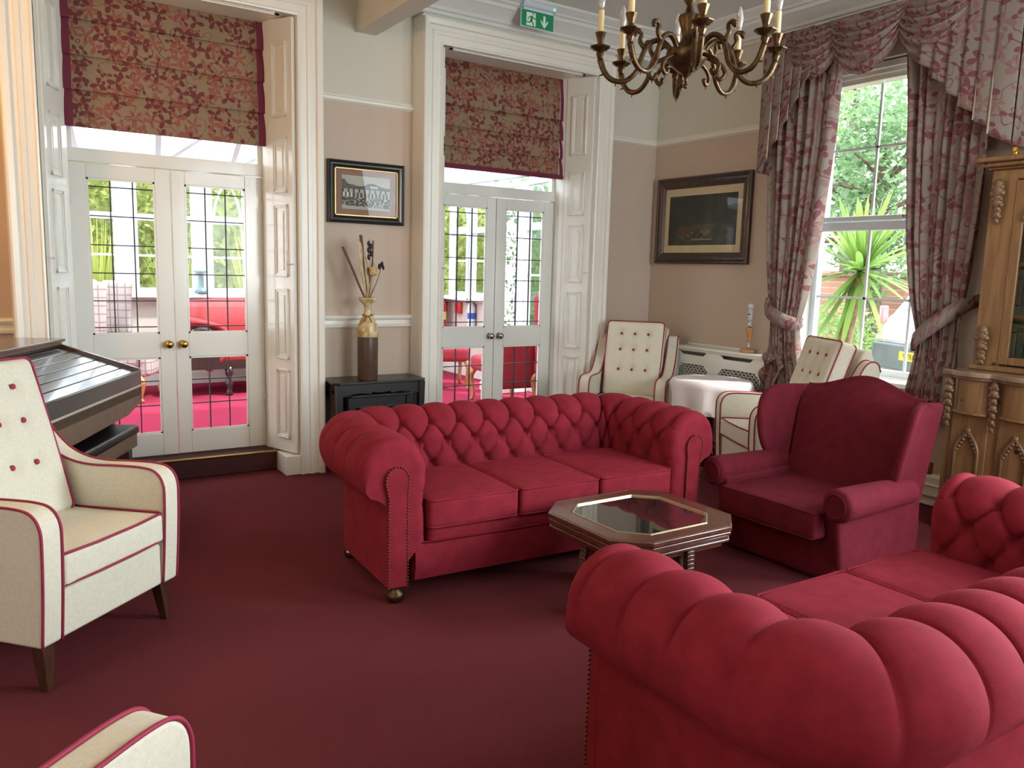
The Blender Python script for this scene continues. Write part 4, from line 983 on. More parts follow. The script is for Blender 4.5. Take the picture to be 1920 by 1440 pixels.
# ================================================================== CREAM BUTTONED ARMCHAIRS
def cream_chair(label, loc, rz, grp='cream armchairs with crimson piping'):
    t = thing('fireside_armchair', label, 'armchair', loc, rz, grp)
    ol = [(-.365, .17), (-.378, .35), (-.385, .52), (-.380, .60), (-.345, .645), (-.28, .658), (-.16, .656), (-.04, .650), (.06, .660), (.15, .695), (.23, .765), (.295, .855), (.335, .93), (.375, .965), (.425, .955), (.45, .90)]
    top = [(v.x, v.y) for v in spline([(p[0], p[1], 0) for p in ol], 5)]
    full = top + [(.425, .60), (.375, .17)]
    for sg in (-1, 1):
        def P(y, z, d): return (sg * d, y, z)
        o = MB().prism(full, P, .262, .352).build('arm', CREAM, t, bevel=.012, seg=3, smooth='auto', ang=50)
        for d in (.264, .350):
            MB().tube([P(y - .001 if z < .6 else y, z + (.001 if z > .6 else 0), d) for y, z in top], .0052, 6).build('arm_piping', PIPE, o, smooth=True)
    # upholstered shell behind the back cushion
    m = MB().prism([(.14, .30), (.25, .60), (.34, .93), (.375, 1.03), (.425, 1.04), (.455, .97), (.425, .6), (.375, .17), (.1, .17)], lambda y, z, d: (d, y, z), -.262, .262)
    m.build('back_shell', CREAM, t, bevel=.02, seg=3, smooth='auto')
    # back cushion with nine buttons
    tilt = R(-18); hx, hy, hz = .248, .062, .33; C = Vector((0, .178, .762))
    bt = [(x, z) for z in (-.10, .075, .215) for x in (-.115, 0, .115)]
    rm = Matrix.Rotation(tilt, 4, 'X')
    def bf(p):
        q = Vector(p); ex = 1 - abs(q.x / hx) ** 3; ez = 1 - abs(q.z / hz) ** 3
        if q.y < 0:
            q.y -= .022 * ex * ez
            for bx, bz in bt: d2 = (q.x - bx) ** 2 + (q.z - bz) ** 2; q.y += .024 * exp(-d2 / .0009) * 1 + 0
            for bx in (-.115, 0, .115):
                if -.13 < q.z < .24: q.y += .007 * exp(-((q.x - bx) / .012) ** 2)
            for bz in (-.10, .075, .215):
                if abs(q.x) < .14: q.y += .004 * exp(-((q.z - bz) / .014) ** 2)
        q.x *= 1 - .05 * (q.z < 0) * abs(q.z / hz) + .0
        q = rm @ q; return tuple(q + C)
    bc = rounded_box(hx, hy, hz, .035, 26, bf).build('back_cushion', CREAM, t, smooth=True); weld(bc)
    loop = []
    for k in range(48):
        a = 2 * pi * k / 48; cx_, cz_ = cos(a), sin(a); e = .16
        x = (abs(cx_) ** e) * (1 if cx_ > 0 else -1) * (hx - .004); z = (abs(cz_) ** e) * (1 if cz_ > 0 else -1) * (hz - .004)
        loop.append((x, z))
    crn = [(-1, -1, pi), (1, -1, 1.5 * pi), (1, 1, 0), (-1, 1, .5 * pi)]; lp = []
    for sx, sz, a0 in crn:
        for e in range(6): an = a0 + pi / 2 * e / 5; lp.append((sx * (hx - .036) + .034 * cos(an), sz * (hz - .036) + .034 * sin(an)))
    for yy in (-.052, .056):
        pts = [rm @ Vector((x * (1 - .05 * (z < 0) * abs(z / hz)), yy, z)) + C for x, z in lp]; MB().tube(pts, .005, 6, closed=True).build('cushion_piping', PIPE, bc, smooth=True)
    for bx, bz in bt:
        p = rm @ Vector((bx, -.0615, bz)) + C; m = MB().ball((0, 0, 0), .012, 6, sc=(1, .5, 1)); m.xf(Matrix.Translation(p) @ rm); m.build('button', PIPE, bc, smooth=True)
    # seat
    def sf(p):
        cr = (1 - (p.x / .26) ** 2) * (1 - min(1, (p.y / .30) ** 2)); return (p.x, p.y - .085, p.z + .405 + (.018 * cr if p.z > 0 else 0) + .012 * (p.y < 0) * abs(p.y / .3))
    sc_ = weld(rounded_box(.26, .30, .062, .022, 8, sf).build('seat_cushion', CREAM, t, smooth=True))
    for zz in (.472, .36):
        MB().tube([(-.256, .15, zz - .008), (-.256, -.36, zz + .008), (-.248, -.378, zz + .008), (-.1, -.388, zz + .006), (.1, -.388, zz + .006), (.248, -.378, zz + .008), (.256, -.36, zz + .008), (.256, .15, zz - .008)], .0052, 6).build('cushion_piping', PIPE, sc_, smooth=True)
    MB().box(-.262, .262, -.362, .30, .172, .345).build('front_rail', CREAM, t, bevel=.01, seg=2)
    for sx in (-1, 1):
        for (y0, y1) in ((-.315, -.335), (.31, .36)):
            m = MB(); x = sx * .30; w0, w1 = .027, .017
            vs = [(x - w1 + sx * .01, y1 - w1, 0), (x + w1 + sx * .01, y1 - w1, 0), (x + w1 + sx * .01, y1 + w1, 0), (x - w1 + sx * .01, y1 + w1, 0), (x - w0, y0 - w0, .175), (x + w0, y0 - w0, .175), (x + w0, y0 + w0, .175), (x - w0, y0 + w0, .175)]
            m.add(vs, [(0, 1, 2, 3), (7, 6, 5, 4), (0, 4, 5, 1), (1, 5, 6, 2), (2, 6, 7, 3), (3, 7, 4, 0)]); m.build('leg', DWOOD, t, bevel=.003)
    return t
c1 = cream_chair('cream armchair with crimson piping in front of the organ at the left edge', (.118, 3.523, 0), R(42))
def cc(label, loc, rz):
    c = copy_tree(c1); c.location = loc; c.rotation_euler = (0, 0, rz); c['label'] = label; return c
cl_ = cc('cream armchair of which one padded arm shows in the lower left corner', (-.228, 1.575, 0), R(128))
for ch in cl_.children:
    if ch.name.startswith(('seat_cushion', 'front_rail')): ch.location.y += .12   # this one's seat sits well back between its arms
cc('cream buttoned armchair standing in the corner beyond the red sofa, beside the white-clothed table', (4.525, 5.045, 0), R(-51))
cc('cream buttoned armchair turned side on under the window, behind the red wing chair', (4.654, 3.535, 0), R(-117))

# ================================================================== COFFEE TABLE
t = thing('coffee_table', 'octagonal dark wood coffee table with smoked glass top between the sofas', 'coffee table', (2.445, 2.61, 0))
def octo(h, c): return [(-h + c, -h), (h - c, -h), (h, -h + c), (h, h - c), (h - c, h), (-h + c, h), (-h, h - c), (-h, -h + c)]
def ring(m, ho, co, hi, ci, z0, z1):
    o, i = octo(ho, co), octo(hi, ci); vs = [(x, y * .925, z) for z in (z0, z1) for x, y in o] + [(x, y * .925, z) for z in (z0, z1) for x, y in i]
    fs = []
    for k in range(8):
        j = (k + 1) % 8; fs += [(k, j, 8 + j, 8 + k), (16 + k, 24 + k, 24 + j, 16 + j), (8 + k, 8 + j, 24 + j, 24 + k), (k, 16 + k, 16 + j, j)]
    m.add(vs, fs)
m = MB(); H = .365; C8 = .135
ring(m, H, C8, H - .095, .10, .398, .42); m.build('table_top', MAHOG, t, bevel=.004, seg=2)
m = MB(); ring(m, H - .002, C8, H - .10, .10, .380, .396); ring(m, H - .012, C8, H - .10, .10, .364, .380); ring(m, H - .006, C8, H - .10, .10, .350, .364); m.build('moulded_edge', MAHOG, t, bevel=.005, seg=3)
m = MB(); ring(m, H - .035, C8 - .01, H - .06, .11, .325, .352); m.build('apron', MAHOG, t)
m = MB(); ring(m, H - .094, .103, H - .100, .100, .415, .4225); m.build('brass_inlay', PALEB, t)
m = MB(); ring(m, H - .012, C8 - .004, H - .0145, C8 - .005, .42, .4208); m.build('top_line', M('line_inlay', (96, 56, 38), .4), t)
SM = NT('smoked_glass'); SM.b.inputs['Base Color'].default_value = srgb((30, 32, 32)); SM.b.inputs['Roughness'].default_value = .03; SM.b.inputs['Coat Weight'].default_value = 1; SM.b.inputs['Coat Roughness'].default_value = .02
m = MB(); o8 = octo(H - .10, .10); m.prism(o8, lambda x, y, z: (x, y * .925, z), .408, .4155); m.build('glass_panel', SM.m, t)
LEGW = wood_mat('leg_walnut', (84, 56, 40), (50, 32, 24), .3, (4, 4, 4), coat=.6)
for k in range(4):
    an = k * pi / 2; c, s_ = cos(an), sin(an)
    def Q(r, w, z): return (c * r - s_ * w, s_ * r + c * w, z)
    m = MB(); pts = spline([Q(.31, 0, .36), Q(.315, 0, .27), Q(.325, 0, .16), Q(.345, 0, .06), Q(.365, 0, .012)], 5)
    n = len(pts); 
    for i in range(n - 1):
        ww = .044 - .012 * i / n; m.bar(pts[i], pts[i + 1], ww, .028, up=(c, s_, 0))
    lg = m.build('leg', LEGW, t, bevel=.003)
    m = MB(); p2 = spline([Q(.27, 0, .35), Q(.235, 0, .30), Q(.26, 0, .22), Q(.225, 0, .17), Q(.24, 0, .10), Q(.29, 0, .05), Q(.265, 0, .02), Q(.235, 0, .03)], 5)
    m.tube(p2, [.014 + .012 * abs(sin(i * .33)) for i in range(len(p2))], 8, flat=1.3); m.build('carved_bracket', LEGW, lg, smooth=True)

# ================================================================== ROUND TABLE WITH CLOTH
t = thing('side_table', 'small round table hidden under a white cloth in front of the radiator cover', 'table', (4.715, 4.305, 0))
MB().lathe([(.25, .672), (.30, .676), (.30, .692), (.0005, .693)], 40).build('table_top', DWOOD, t)
MB().lathe([(.03, .02), (.035, .3), (.025, .5), (.03, .672)], 14).build('pedestal', DWOOD, t, smooth=True)
for k in range(3):
    a = k * 2.094 + .4; m = MB().tube(spline([(0, 0, .22), (.12 * cos(a), .12 * sin(a), .16), (.24 * cos(a), .24 * sin(a), .02)], 5), .018, 8); m.build('leg', DWOOD, t, smooth=True)
m = MB(); r0 = .305
def clo(u, v):
    a = u * 2 * pi
    if v < .4: r = r0 * (v / .4); return (r * cos(a), r * sin(a), .6985)
    f = (v - .4) / .6
    # square cloth: corners hang lower
    ca = max(abs(cos(a - .5)), abs(sin(a - .5))); drop = .23 + .17 * ((1 / ca - 1) / .414) ** 1.3
    z = .6985 - drop * f - .004; k = 9
    w = sin(a * 7 + .6 * sin(2 * a)) * .046 * f ** 1.1 + sin(a * 17 + 1) * .006 * f
    r = r0 + .012 * min(1, f * 8) + .012 * f + w
    return (r * cos(a), r * sin(a), z)
m.grid(220, 34, clo); o = m.build('tablecloth', CLOTH, smooth=True); weld(o, .0005); o.location = (4.715, 4.305, 0)
tag(o, 'white cloth draped over the small round table by the radiator cover', 'tablecloth')

# ================================================================== RADIATOR COVER
t = thing('radiator_cover', 'white radiator cover with lattice grilles under the dark framed picture', 'radiator cover', (5.10, 0, 0))
y0, y1 = 3.985, 5.12
m = MB(); XF = 0
gr = [(4.715, 5.06), (4.165, 4.60)]  # grilles
gz0, gz1 = .16, .735; sz0, sz1 = .815, .845
ys = sorted([y0, y1] + [v for g in gr for v in g]); sl = [(4.735, 5.06), (4.235, 4.585)]
def hole_panel(m, x0, x1, ya, yb, za, zb, holes):
    yy = sorted({ya, yb, *[h[0] for h in holes], *[h[1] for h in holes]}); zz = sorted({za, zb, *[h[2] for h in holes], *[h[3] for h in holes]})
    for p, q in zip(yy, yy[1:]):
        for r_, s_ in zip(zz, zz[1:]):
            if not any(h[0] <= p and q <= h[1] and h[2] <= r_ and s_ <= h[3] for h in holes): m.box(x0, x1, p, q, r_, s_)
hole_panel(m, 0, .018, y0, y1, 0, .865, [(a, b, gz0, gz1) for a, b in gr] + [(a, b, sz0, sz1) for a, b in sl])
m.box(.018, .19, y0, y0 + .018, 0, .865)
m.build('front_panel', GLOSSW, t)
MB().box(-.022, .195, y0 - .02, y1, .866, .888).build('top_shelf', GLOSSW, t, bevel=.006, seg=2)
MB().box(-.012, .0, y0 - .01, y1, .852, .866).box(.165, .195, y0 - .01, y1, .888, .902).build('shelf_moulding', GLOSSW, t, bevel=.004)
MB().box(-.012, .0, y0, y1, .0, .10).build('plinth', GLOSSW, t, bevel=.004)
for a, b in gr:
    m = MB(); st_ = .042; LT = M('lattice_grey', (206, 204, 200), .5) if a == gr[0][0] else LT
    w, h = b - a, gz1 - gz0
    for sgn in (1, -1):
        c = -h
        while c < w + h:
            # line y = a + c + sgn*(z - gz0) clipped to the opening
            z_lo, z_hi = gz0, gz1
            ps = []
            for z in (z_lo, z_hi): ps.append((a + c + sgn * (z - gz0) + (h if sgn < 0 else 0) * 0, z))
            (ya_, za_), (yb_, zb_) = ps
            # clip in y
            def at(yv): return za_ + (yv - ya_) / (yb_ - ya_) * (zb_ - za_)
            lo, hi = min(ya_, yb_), max(ya_, yb_)
            if hi > a and lo < b:
                q = []
                for (yv, zv) in ps: 
                    if yv < a: yv, zv = a, at(a)
                    elif yv > b: yv, zv = b, at(b)
                    q.append((yv, zv))
                if abs(q[0][0] - q[1][0]) > .01: m.bar((.010, q[0][0], q[0][1]), (.010, q[1][0], q[1][1]), .011, .005, up=(1, 0, 0))
            c += st_
    m.build('lattice_grille', LT, t)
    m = MB()
    for (p, q) in ((a, gz1), (b, gz1)):
        s_ = 1 if p == a else -1; m.add([(.0, p, q), (.0, p + s_ * .05, q), (.0, p, q - .05), (.018, p, q), (.018, p + s_ * .05, q), (.018, p, q - .05)], [(0, 1, 2), (5, 4, 3), (1, 2, 5, 4)])
    m.build('corner_fillet', GLOSSW, t)
for a, b in sl:
    m = MB()
    for (p, s_) in ((a, 1), (b, -1)): m.add([(0, p, sz0), (0, p + s_ * .03, sz0), (0, p, sz1), (.018, p, sz0), (.018, p + s_ * .03, sz0), (.018, p, sz1)], [(0, 1, 2), (5, 4, 3), (1, 2, 5, 4)])
    m.build('slot_fillet', GLOSSW, t)
m = MB()
for k in range(13): yy = 4.2 + k * .065; m.box(.07, .12, yy, yy + .05, .14, .72)
m.build('radiator', M('radiator_shadow_grey', (92, 88, 90), .6), t, bevel=.01)
# ================================================================== LAMP BASE ON THE SHELF
t = thing('table_lamp', 'shadeless amber and crystal table lamp on the radiator cover shelf', 'table lamp', (5.19, 4.37, .888))
AMB = M('amber_onyx', (206, 150, 92), .18, var=.2, vs=25, coat=.8); CRY = M('crystal', (200, 205, 205), .04, .6)
MB().lathe([(.060, 0), (.066, .006), (.066, .022), (.058, .028), (.02, .032)], 28).build('base', AMB, t, smooth='auto')
MB().lathe([(.012, .03), (.016, .05), (.010, .062), (.015, .072), (.01, .08)], 14).build('lower_stem', CRY, t, smooth=True)
MB().lathe([(.013, .08), (.022, .13), (.030, .19), (.028, .20), (.016, .205)], 20).build('body', AMB, t, smooth='auto')
MB().lathe([(.014, .205), (.02, .225), (.010, .24), (.016, .25), (.012, .262)], 14).build('upper_stem', CRY, t, smooth=True)
MB().lathe([(.016, .262), (.018, .30), (.018, .345), (.013, .35)], 16).build('lamp_holder', UPVC, t, smooth='auto')
MB().box(-.019, .0, -.012, .012, .305, .312).build('switch', BLACKW, t)
MB().ball((0, 0, .375), .026, 8, sc=(1, 1, .9)).build('bulb', M('opal_bulb', (226, 232, 232), .1, coat=1), t, smooth=True)

# ================================================================== NEST OF TABLES, VASE, STEMS
t = thing('nest_of_tables', 'black wooden nest of tables in the alcove under the small framed photograph', 'nest of tables', (2.40, 5.50, 0))
def nest(w, d, z, y, name):
    m = MB(); cut = .04; m.prism([(-w + cut, -d), (w - cut, -d), (w, -d + cut), (w, d), (-w, d), (-w, -d + cut)], lambda a, b, zz: (a, b + y, zz), z - .018, z); o = m.build(name, BLACKW, t, bevel=.004, seg=2)
    m = MB()
    # scalloped apron
    def ap(u): return z - .085 - .022 * (0.5 + .5 * cos(u * pi * 4)) + .02 * (abs(u - .5) < .1)
    m.grid(40, 1, lambda u, v: (-w + .03 + (2 * w - .06) * u, y - d + .03, ap(u) + (z - .018 - ap(u)) * v)); m.build('apron', BLACKW, o, solid=.016)
    for sx in (-1, 1):
        for yy in (-d + .03, d - .03):
            mm = MB(); mm.add([(sx * (w - .045) - .014, y + yy - .014, 0), (sx * (w - .045) + .014, y + yy - .014, 0), (sx * (w - .045) + .014, y + yy + .014, 0), (sx * (w - .045) - .014, y + yy + .014, 0)] +
                   [(sx * (w - .04) - .024, y + yy - .022, z - .02), (sx * (w - .04) + .024, y + yy - .022, z - .02), (sx * (w - .04) + .024, y + yy + .022, z - .02), (sx * (w - .04) - .024, y + yy + .022, z - .02)],
                   [(0, 1, 2, 3), (7, 6, 5, 4), (0, 4, 5, 1), (1, 5, 6, 2), (2, 6, 7, 3), (3, 7, 4, 0)]); mm.build('leg', BLACKW, o)
nest(.365, .165, .675, .0, 'outer_table'); nest(.27, .15, .575, .0, 'middle_table'); nest(.205, .14, .49, .0, 'inner_table')
VG = NT('vase_glaze'); sx = VG.n('ShaderNodeSeparateXYZ'); VG.l(VG.coord(), sx.inputs[0])
nz = VG.noise(VG.coord(), 18, 4); zz = VG.math('ADD', sx.outputs[2], VG.math('MULTIPLY', VG.math('SUBTRACT', nz, .5), .03))
VG.l(VG.mix(VG.math('GREATER_THAN', zz, .315), VG.mix(nz, srgb((96, 74, 56)), srgb((62, 48, 40))), VG.mix(VG.ramp(nz, .4, .6), srgb((206, 190, 150)), srgb((168, 138, 84)))), VG.b.inputs['Base Color']); VG.b.inputs['Roughness'].default_value = .3
t = thing('vase', 'tall two-tone pottery vase on the black nest of tables', 'vase', (2.335, 5.46, .675))
MB().lathe([(.070, 0), (.074, .01), (.075, .30), (.074, .318), (.078, .335), (.077, .37), (.066, .41), (.045, .45), (.030, .48), (.024, .51), (.030, .545), (.062, .575), (.070, .59), (.066, .60), (.03, .595), (.02, .56)], 32).build('body', VG.m, t, smooth='auto', ang=50)
m = MB().tube([(.036 * cos(k * pi / 8), .036 * sin(k * pi / 8), .47 + .006 * sin(k)) for k in range(16)], .005, 6, closed=True); m.tube(spline([(-.02, -.034, .47), (-.035, -.05, .45), (-.05, -.05, .43)], 4), .004, 6); m.tube(spline([(-.01, -.036, .47), (.0, -.055, .44), (.01, -.058, .40)], 4), .004, 6)
m.build('raffia_tie', M('raffia', (120, 96, 58), .8), t, smooth=True)
STK = M('dry_stick', (112, 78, 58), .8, var=.2, vs=30); HUSK = M('dry_husk', (206, 186, 150), .8, var=.15, vs=20); SEED = M('dark_seed_head', (34, 28, 36), .6); 
base = Vector((2.335, 5.46, 1.23))
def stem(name, pts, r, mt, label, extra=None, grp='dried stems in the vase'):
    t = thing(name, label, 'dried stem', tuple(base), 0, grp); sp = spline([(0, 0, 0)] + pts, 5); n = len(sp)
    MB().tube(sp, [r[0] + (r[1] - r[0]) * i / n for i in range(n)], 7).build('stalk', mt, t, smooth=True)
    if extra: extra(t)
stem('dried_branch', [(-.06, -.02, .10), (-.13, -.04, .24), (-.21, -.05, .40)], (.006, .010), STK, 'bare brown stick leaning far left out of the pottery vase')
stem('dried_branch', [(-.01, 0, .15), (-.035, 0, .32), (-.055, 0, .49)], (.007, .012), STK, 'upright brown stick in the vase, its tip touching the picture frame height')
stem('dried_branch', [(.01, .0, .15), (.035, .0, .30), (.04, .0, .455)], (.004, .006), STK, 'thin straight brown stick on the right in the vase')
def husk(w, pts, label):
    t = thing('dried_husk', label, 'dried leaf', tuple(base), 0, 'pale husks in the vase'); sp = spline([(0, 0, -.02)] + pts, 5); n = len(sp); m = MB()
    for i, p in enumerate(sp):
        f = i / (n - 1); wi = w * sin(pi * min(1, f * .9 + .1)) ** .8 + .002; m.v += [(p.x - wi, p.y + .005 * sin(i), p.z), (p.x + wi, p.y + .01, p.z)]
    for i in range(n - 1): m.f.append([2 * i, 2 * i + 1, 2 * i + 3, 2 * i + 2]); m.m.append(0)
    m.build('blade', HUSK, t, smooth=True, solid=.002)
husk(.022, [(-.02, -.02, .12), (-.05, -.02, .28), (-.07, -.02, .42), (-.085, -.02, .46)], 'broad pale dried husk behind the dark seed heads')
husk(.018, [(.0, -.03, .12), (-.02, -.03, .26), (-.04, -.03, .36)], 'narrow pale dried husk leaning left in the vase')
husk(.015, [(.01, -.03, .10), (.03, -.03, .22), (.04, -.02, .30)], 'short pale dried husk on the right in the vase')
def heads(hs):
    def fn(t):
        for x, y, z, s in hs: MB().ball((x, y, z), .016 * s, 6, sc=(.75, .75, 1.4)).build('seed_head', SEED, t, smooth=True)
    return fn
stem('dried_flower', [(0, -.03, .15), (.0, -.04, .30), (-.005, -.04, .46)], (.003, .002), STK, 'dark seed heads stacked along the middle stem in the vase', heads([(-.012, -.045, .335, 1), (.008, -.045, .36, 1), (-.012, -.045, .385, 1.1), (.004, -.045, .41, 1), (-.014, -.045, .43, .9)]))
stem('dried_flower', [(.03, -.03, .10), (.065, -.03, .18), (.09, -.03, .27)], (.003, .002), STK, 'dark seed heads on the short right-hand stem in the vase', heads([(.075, -.035, .27, 1), (.095, -.035, .285, 1), (.105, -.035, .262, .8)]))
stem('dried_flower', [(.0, -.04, .10), (.015, -.05, .22)], (.003, .002), STK, 'pale papery flower head low in the vase', lambda t: weld(rounded_box(.030, .022, .032, .018, 3, lambda p: (p.x + .018, p.y - .055, p.z + .235)).build('flower_head', M('papery_flower', (208, 176, 124), .85, var=.25, vs=60), t, smooth=True)))
stem('dried_flower', [(-.0, -.04, .25), (.005, -.03, .45), (.004, -.03, .55)], (.0015, .001), HUSK, 'thin white grass stem rising past the picture frame')
# ================================================================== ORGAN AND BENCH
t = thing('organ', 'brown roll-top organ standing at an angle in front of the wide left doors', 'organ', (.764, 5.187, 0), 0)
# local frame: origin at the right front corner of the lid; e1 runs to the left end, e2 runs back
e1 = Vector((-.457, -.889, 0)).normalized(); e2 = Vector((-.889, .457, 0)); LW = 1.25
def O(a, b, z): q = e1 * a + e2 * b; return (q.x, q.y, z)
def obx(m, a0, a1, b0, b1, z0, z1): m.prism([(a0, b0), (a1, b0), (a1, b1), (a0, b1)], O, z0, z1)
for a_ in (0, LW - .022): MB().prism([(0, .745), (.0, .858), (.46, 1.005), (.46, .745)], lambda b, z, a: O(a, b, z), a_, a_ + .022).build('lid_end', ORGAN, t, bevel=.004)
m = MB()
for k in range(6):
    f0, f1 = k / 6, (k + 1) / 6 - .012; 
    m.prism([(.02 + .42 * f0, .845 + .135 * f0), (.02 + .42 * f1, .845 + .135 * f1), (.02 + .42 * f1, .838 + .135 * f1 - .01), (.02 + .42 * f0, .838 + .135 * f0 - .01)], lambda b, z, a: O(a, b, z), .022, LW - .022)
m.build('tambour_lid', M('tambour_gloss', (46, 42, 42), .22, var=.0, coat=.6), t, bevel=.003)
m = MB(); obx(m, .0, LW, 0.0, .02, .762, .846); m.build('lid_front', M('organ_charcoal', (58, 56, 56), .3, var=.1, coat=.5), t, bevel=.004)
m = MB(); obx(m, -.004, LW + .004, -.006, .02, .752, .764); m.build('front_strip', M('pale_strip', (186, 172, 156), .3), t, bevel=.002)
m = MB(); m.prism([(0, .66), (0, .752), (LW, .752), (LW, .60), (.9, .60), (.22, .615)], lambda a, z, b: O(a, b, z), .0, .03); obx(m, 0.0, .03, 0, .46, .66, .752); obx(m, 0, LW, .0, .5, .70, .75)
m.build('key_bed', ORGAN_S, t, bevel=.003)
m = MB(); obx(m, -.012, LW + .012, .425, .70, 1.012, 1.03); obx(m, -.004, LW, .44, .69, .99, 1.012); m.build('top_board', MAHOG, t, bevel=.004)
m = MB(); obx(m, .0, LW, .46, .68, .0, .99); m.build('case', ORGAN, t)
for a_ in (0, LW - .04):
    m = MB(); obx(m, a_, a_ + .04, .16, .46, .0, .70); m.build('side_support', ORGAN_S, t, bevel=.003)
t = thing('organ_bench', 'organ bench with padded black top in front of the brown organ', 'bench', (.722, 5.02, 0))
BL = .98
m = MB(); obx(m, 0, BL, 0, .27, .50, .552); m.build('padded_top', VINYL, t, bevel=.018, seg=4, smooth='auto')
m = MB(); obx(m, .012, BL - .012, .012, .255, .425, .502); m.build('seat_box', ORGAN_S, t, bevel=.003)
for a in (.05, BL - .09):
    m = MB(); obx(m, a, a + .04, .03, .24, .0, .425); m.build('leg', ORGAN, t, bevel=.004)
m = MB(); obx(m, .07, BL - .07, .12, .15, .10, .15); m.build('stretcher', ORGAN, t)

# ================================================================== PICTURES
def painted(mb, nx, ny, place, fn):
    """flat print: nx x ny cells, colour from fn(u, v) with v up"""
    b = len(mb.v); mb.v += [place(i / nx, j / ny) for j in range(ny + 1) for i in range(nx + 1)]; mb.col = mb.col or []
    for j in range(ny):
        for i in range(nx):
            mb.f.append([b + j * (nx + 1) + i, b + j * (nx + 1) + i + 1, b + (j + 1) * (nx + 1) + i + 1, b + (j + 1) * (nx + 1) + i]); mb.m.append(0); mb.col.append(tuple(max(0, min(1, c)) for c in fn((i + .5) / nx, (j + .5) / ny)))
rp = random.Random(11)
def picture(name, label, loc, rz, w, h, fwid, prof, fmat, lip, mat_col, mw, fn, nx, ny, tilt=0):
    t = thing(name, label, 'picture', loc, rz); t.rotation_euler = (tilt, 0, rz)
    m = MB(); n = len(prof); vs = []
    for sx, sz in ((-1, -1), (1, -1), (1, 1), (-1, 1)):
        for a, d in prof: vs.append((sx * (w / 2 - a * fwid), -d, sz * (h / 2 - a * fwid)))
    m.add(vs, [(s * n + i, s * n + i + 1, ((s + 1) % 4) * n + i + 1, ((s + 1) % 4) * n + i) for s in range(4) for i in range(n - 1)])
    m.build('frame', fmat, t)
    iw, ih = w / 2 - fwid, h / 2 - fwid
    if lip:
        m = MB()
        for (x0, x1, z0, z1) in ((-iw, iw, ih - .008, ih), (-iw, iw, -ih, -ih + .008), (-iw, -iw + .008, -ih, ih), (iw - .008, iw, -ih, ih)): m.box(x0, x1, -.018, -.006, z0, z1)
        m.build('gilt_slip', lip, t)
    MB().box(-iw, iw, -.006, 0.0, -ih, ih).build('mount', mat_col, t)
    m = MB(); pw, ph = iw - mw[0], ih - mw[1]
    painted(m, nx, ny, lambda u, v: (-pw + 2 * pw * u, -.0072, -ph + 2 * ph * v), fn); m.build('print', vcol_mat(name + '_print', .6), t)
    MB().add([(-iw, -.011, -ih), (iw, -.011, -ih), (iw, -.011, ih), (-iw, -.011, ih)], [(0, 1, 2, 3)]).build('glass', glass_mat(name + '_glass', (1, 1, 1), .035, .01), t)
    return t
def nz(x, y, s=0):
    v = sin(x * 12.9898 + y * 78.233 + s * 37.7) * 43758.5453; return v - math.floor(v)
def sn(x, y, s=0):
    xi, yi = math.floor(x), math.floor(y); fx, fy = x - xi, y - yi; fx = fx * fx * (3 - 2 * fx); fy = fy * fy * (3 - 2 * fy)
    return (nz(xi, yi, s) * (1 - fx) + nz(xi + 1, yi, s) * fx) * (1 - fy) + (nz(xi, yi + 1, s) * (1 - fx) + nz(xi + 1, yi + 1, s) * fx) * fy
def garden_photo(u, v):
    sky = .66 + .04 * sn(u * 4, v * 4); g = sky
    hill = .66 + .10 * exp(-((u - .62) / .18) ** 2) + .05 * exp(-((u - .2) / .1) ** 2) + .05 * sn(u * 9, 1) + (.20 if u < .06 else .16 * exp(-((u - .05) / .06) ** 2))
    if v < hill: g = .24 + .16 * sn(u * 30, v * 30)
    if v < .60:  # terraced front with arches
        g = .34 + .2 * sn(u * 26, v * 40)
        if .50 < v < .60: g = .66 if (u * 9) % 1 > .35 else .26
        if .36 < v < .50: g = .80 if (u * 13 + .2) % 1 > .72 - .3 * (u < .25) else .28
    if .58 < u < .74 and .60 < v < .72: g = .72 if abs(v - .63) > .018 else .2
    if v < .36: g = .22 + .55 * (sn(u * 34, v * 30, 3) > .56) * (.5 + .5 * sn(u * 9, v * 9))
    if v < .06 + .05 * (1 - u): g = .66
    e = min(u, 1 - u, v, 1 - v); g = g + (.62 - g) * 0
    return (g * .96, g * .95, g * .86)
P1 = [(0, 0), (0, .026), (.16, .03), (.28, .024), (.34, .018), (.40, .022), (.62, .02), (.80, .012), (.88, .014), (1, .008), (1, 0)]
BLKF = M('black_frame', (38, 36, 38), .35, var=.2, vs=20, coat=.3)
picture('framed_photograph', 'small black and white garden photograph in a black frame above the pottery vase', (2.412, YA - .006, 2.033), 0, .60, .445, .052, P1, BLKF, M('gilt', (176, 142, 84), .35, .8), M('brown_mount', (142, 108, 96), .8), (.058, .05), garden_photo, 150, 100, 0)
def forest(u, v):
    g = .17 + .05 * sn(u * 8, v * 6) + .06 * exp(-((u - .6) / .06) ** 2) * (v > .3); c = [g * .95, g * 1.05, g * .92]
    if v < .42 and .12 < u < .95:
        k = .10 * sn(u * 18, v * 14) ; c = [c[0] + k * 1.3, c[1] + k, c[2] + k * .6]
    if .24 < v < .38 and .16 < u < .36: c = [.30 + .1 * sn(u * 30, v * 30), .22 + .06 * sn(u * 30, v * 30), .15]
    for (x, y, r, b) in ((.31, .20, .018, .5), (.37, .25, .014, .55), (.42, .29, .02, .3), (.50, .27, .012, .6), (.57, .24, .05, .42), (.60, .26, .04, .45), (.22, .14, .03, .35), (.52, .14, .012, .5)):
        if hypot((u - x), (v - y) * .8) < r * (.8 + .5 * sn(u * 60, v * 60)): c = [b, b * .88, b * .68]
    if abs(v - .115) < .012 and .36 < u < .66: c = [.55, .48, .34]
    return c
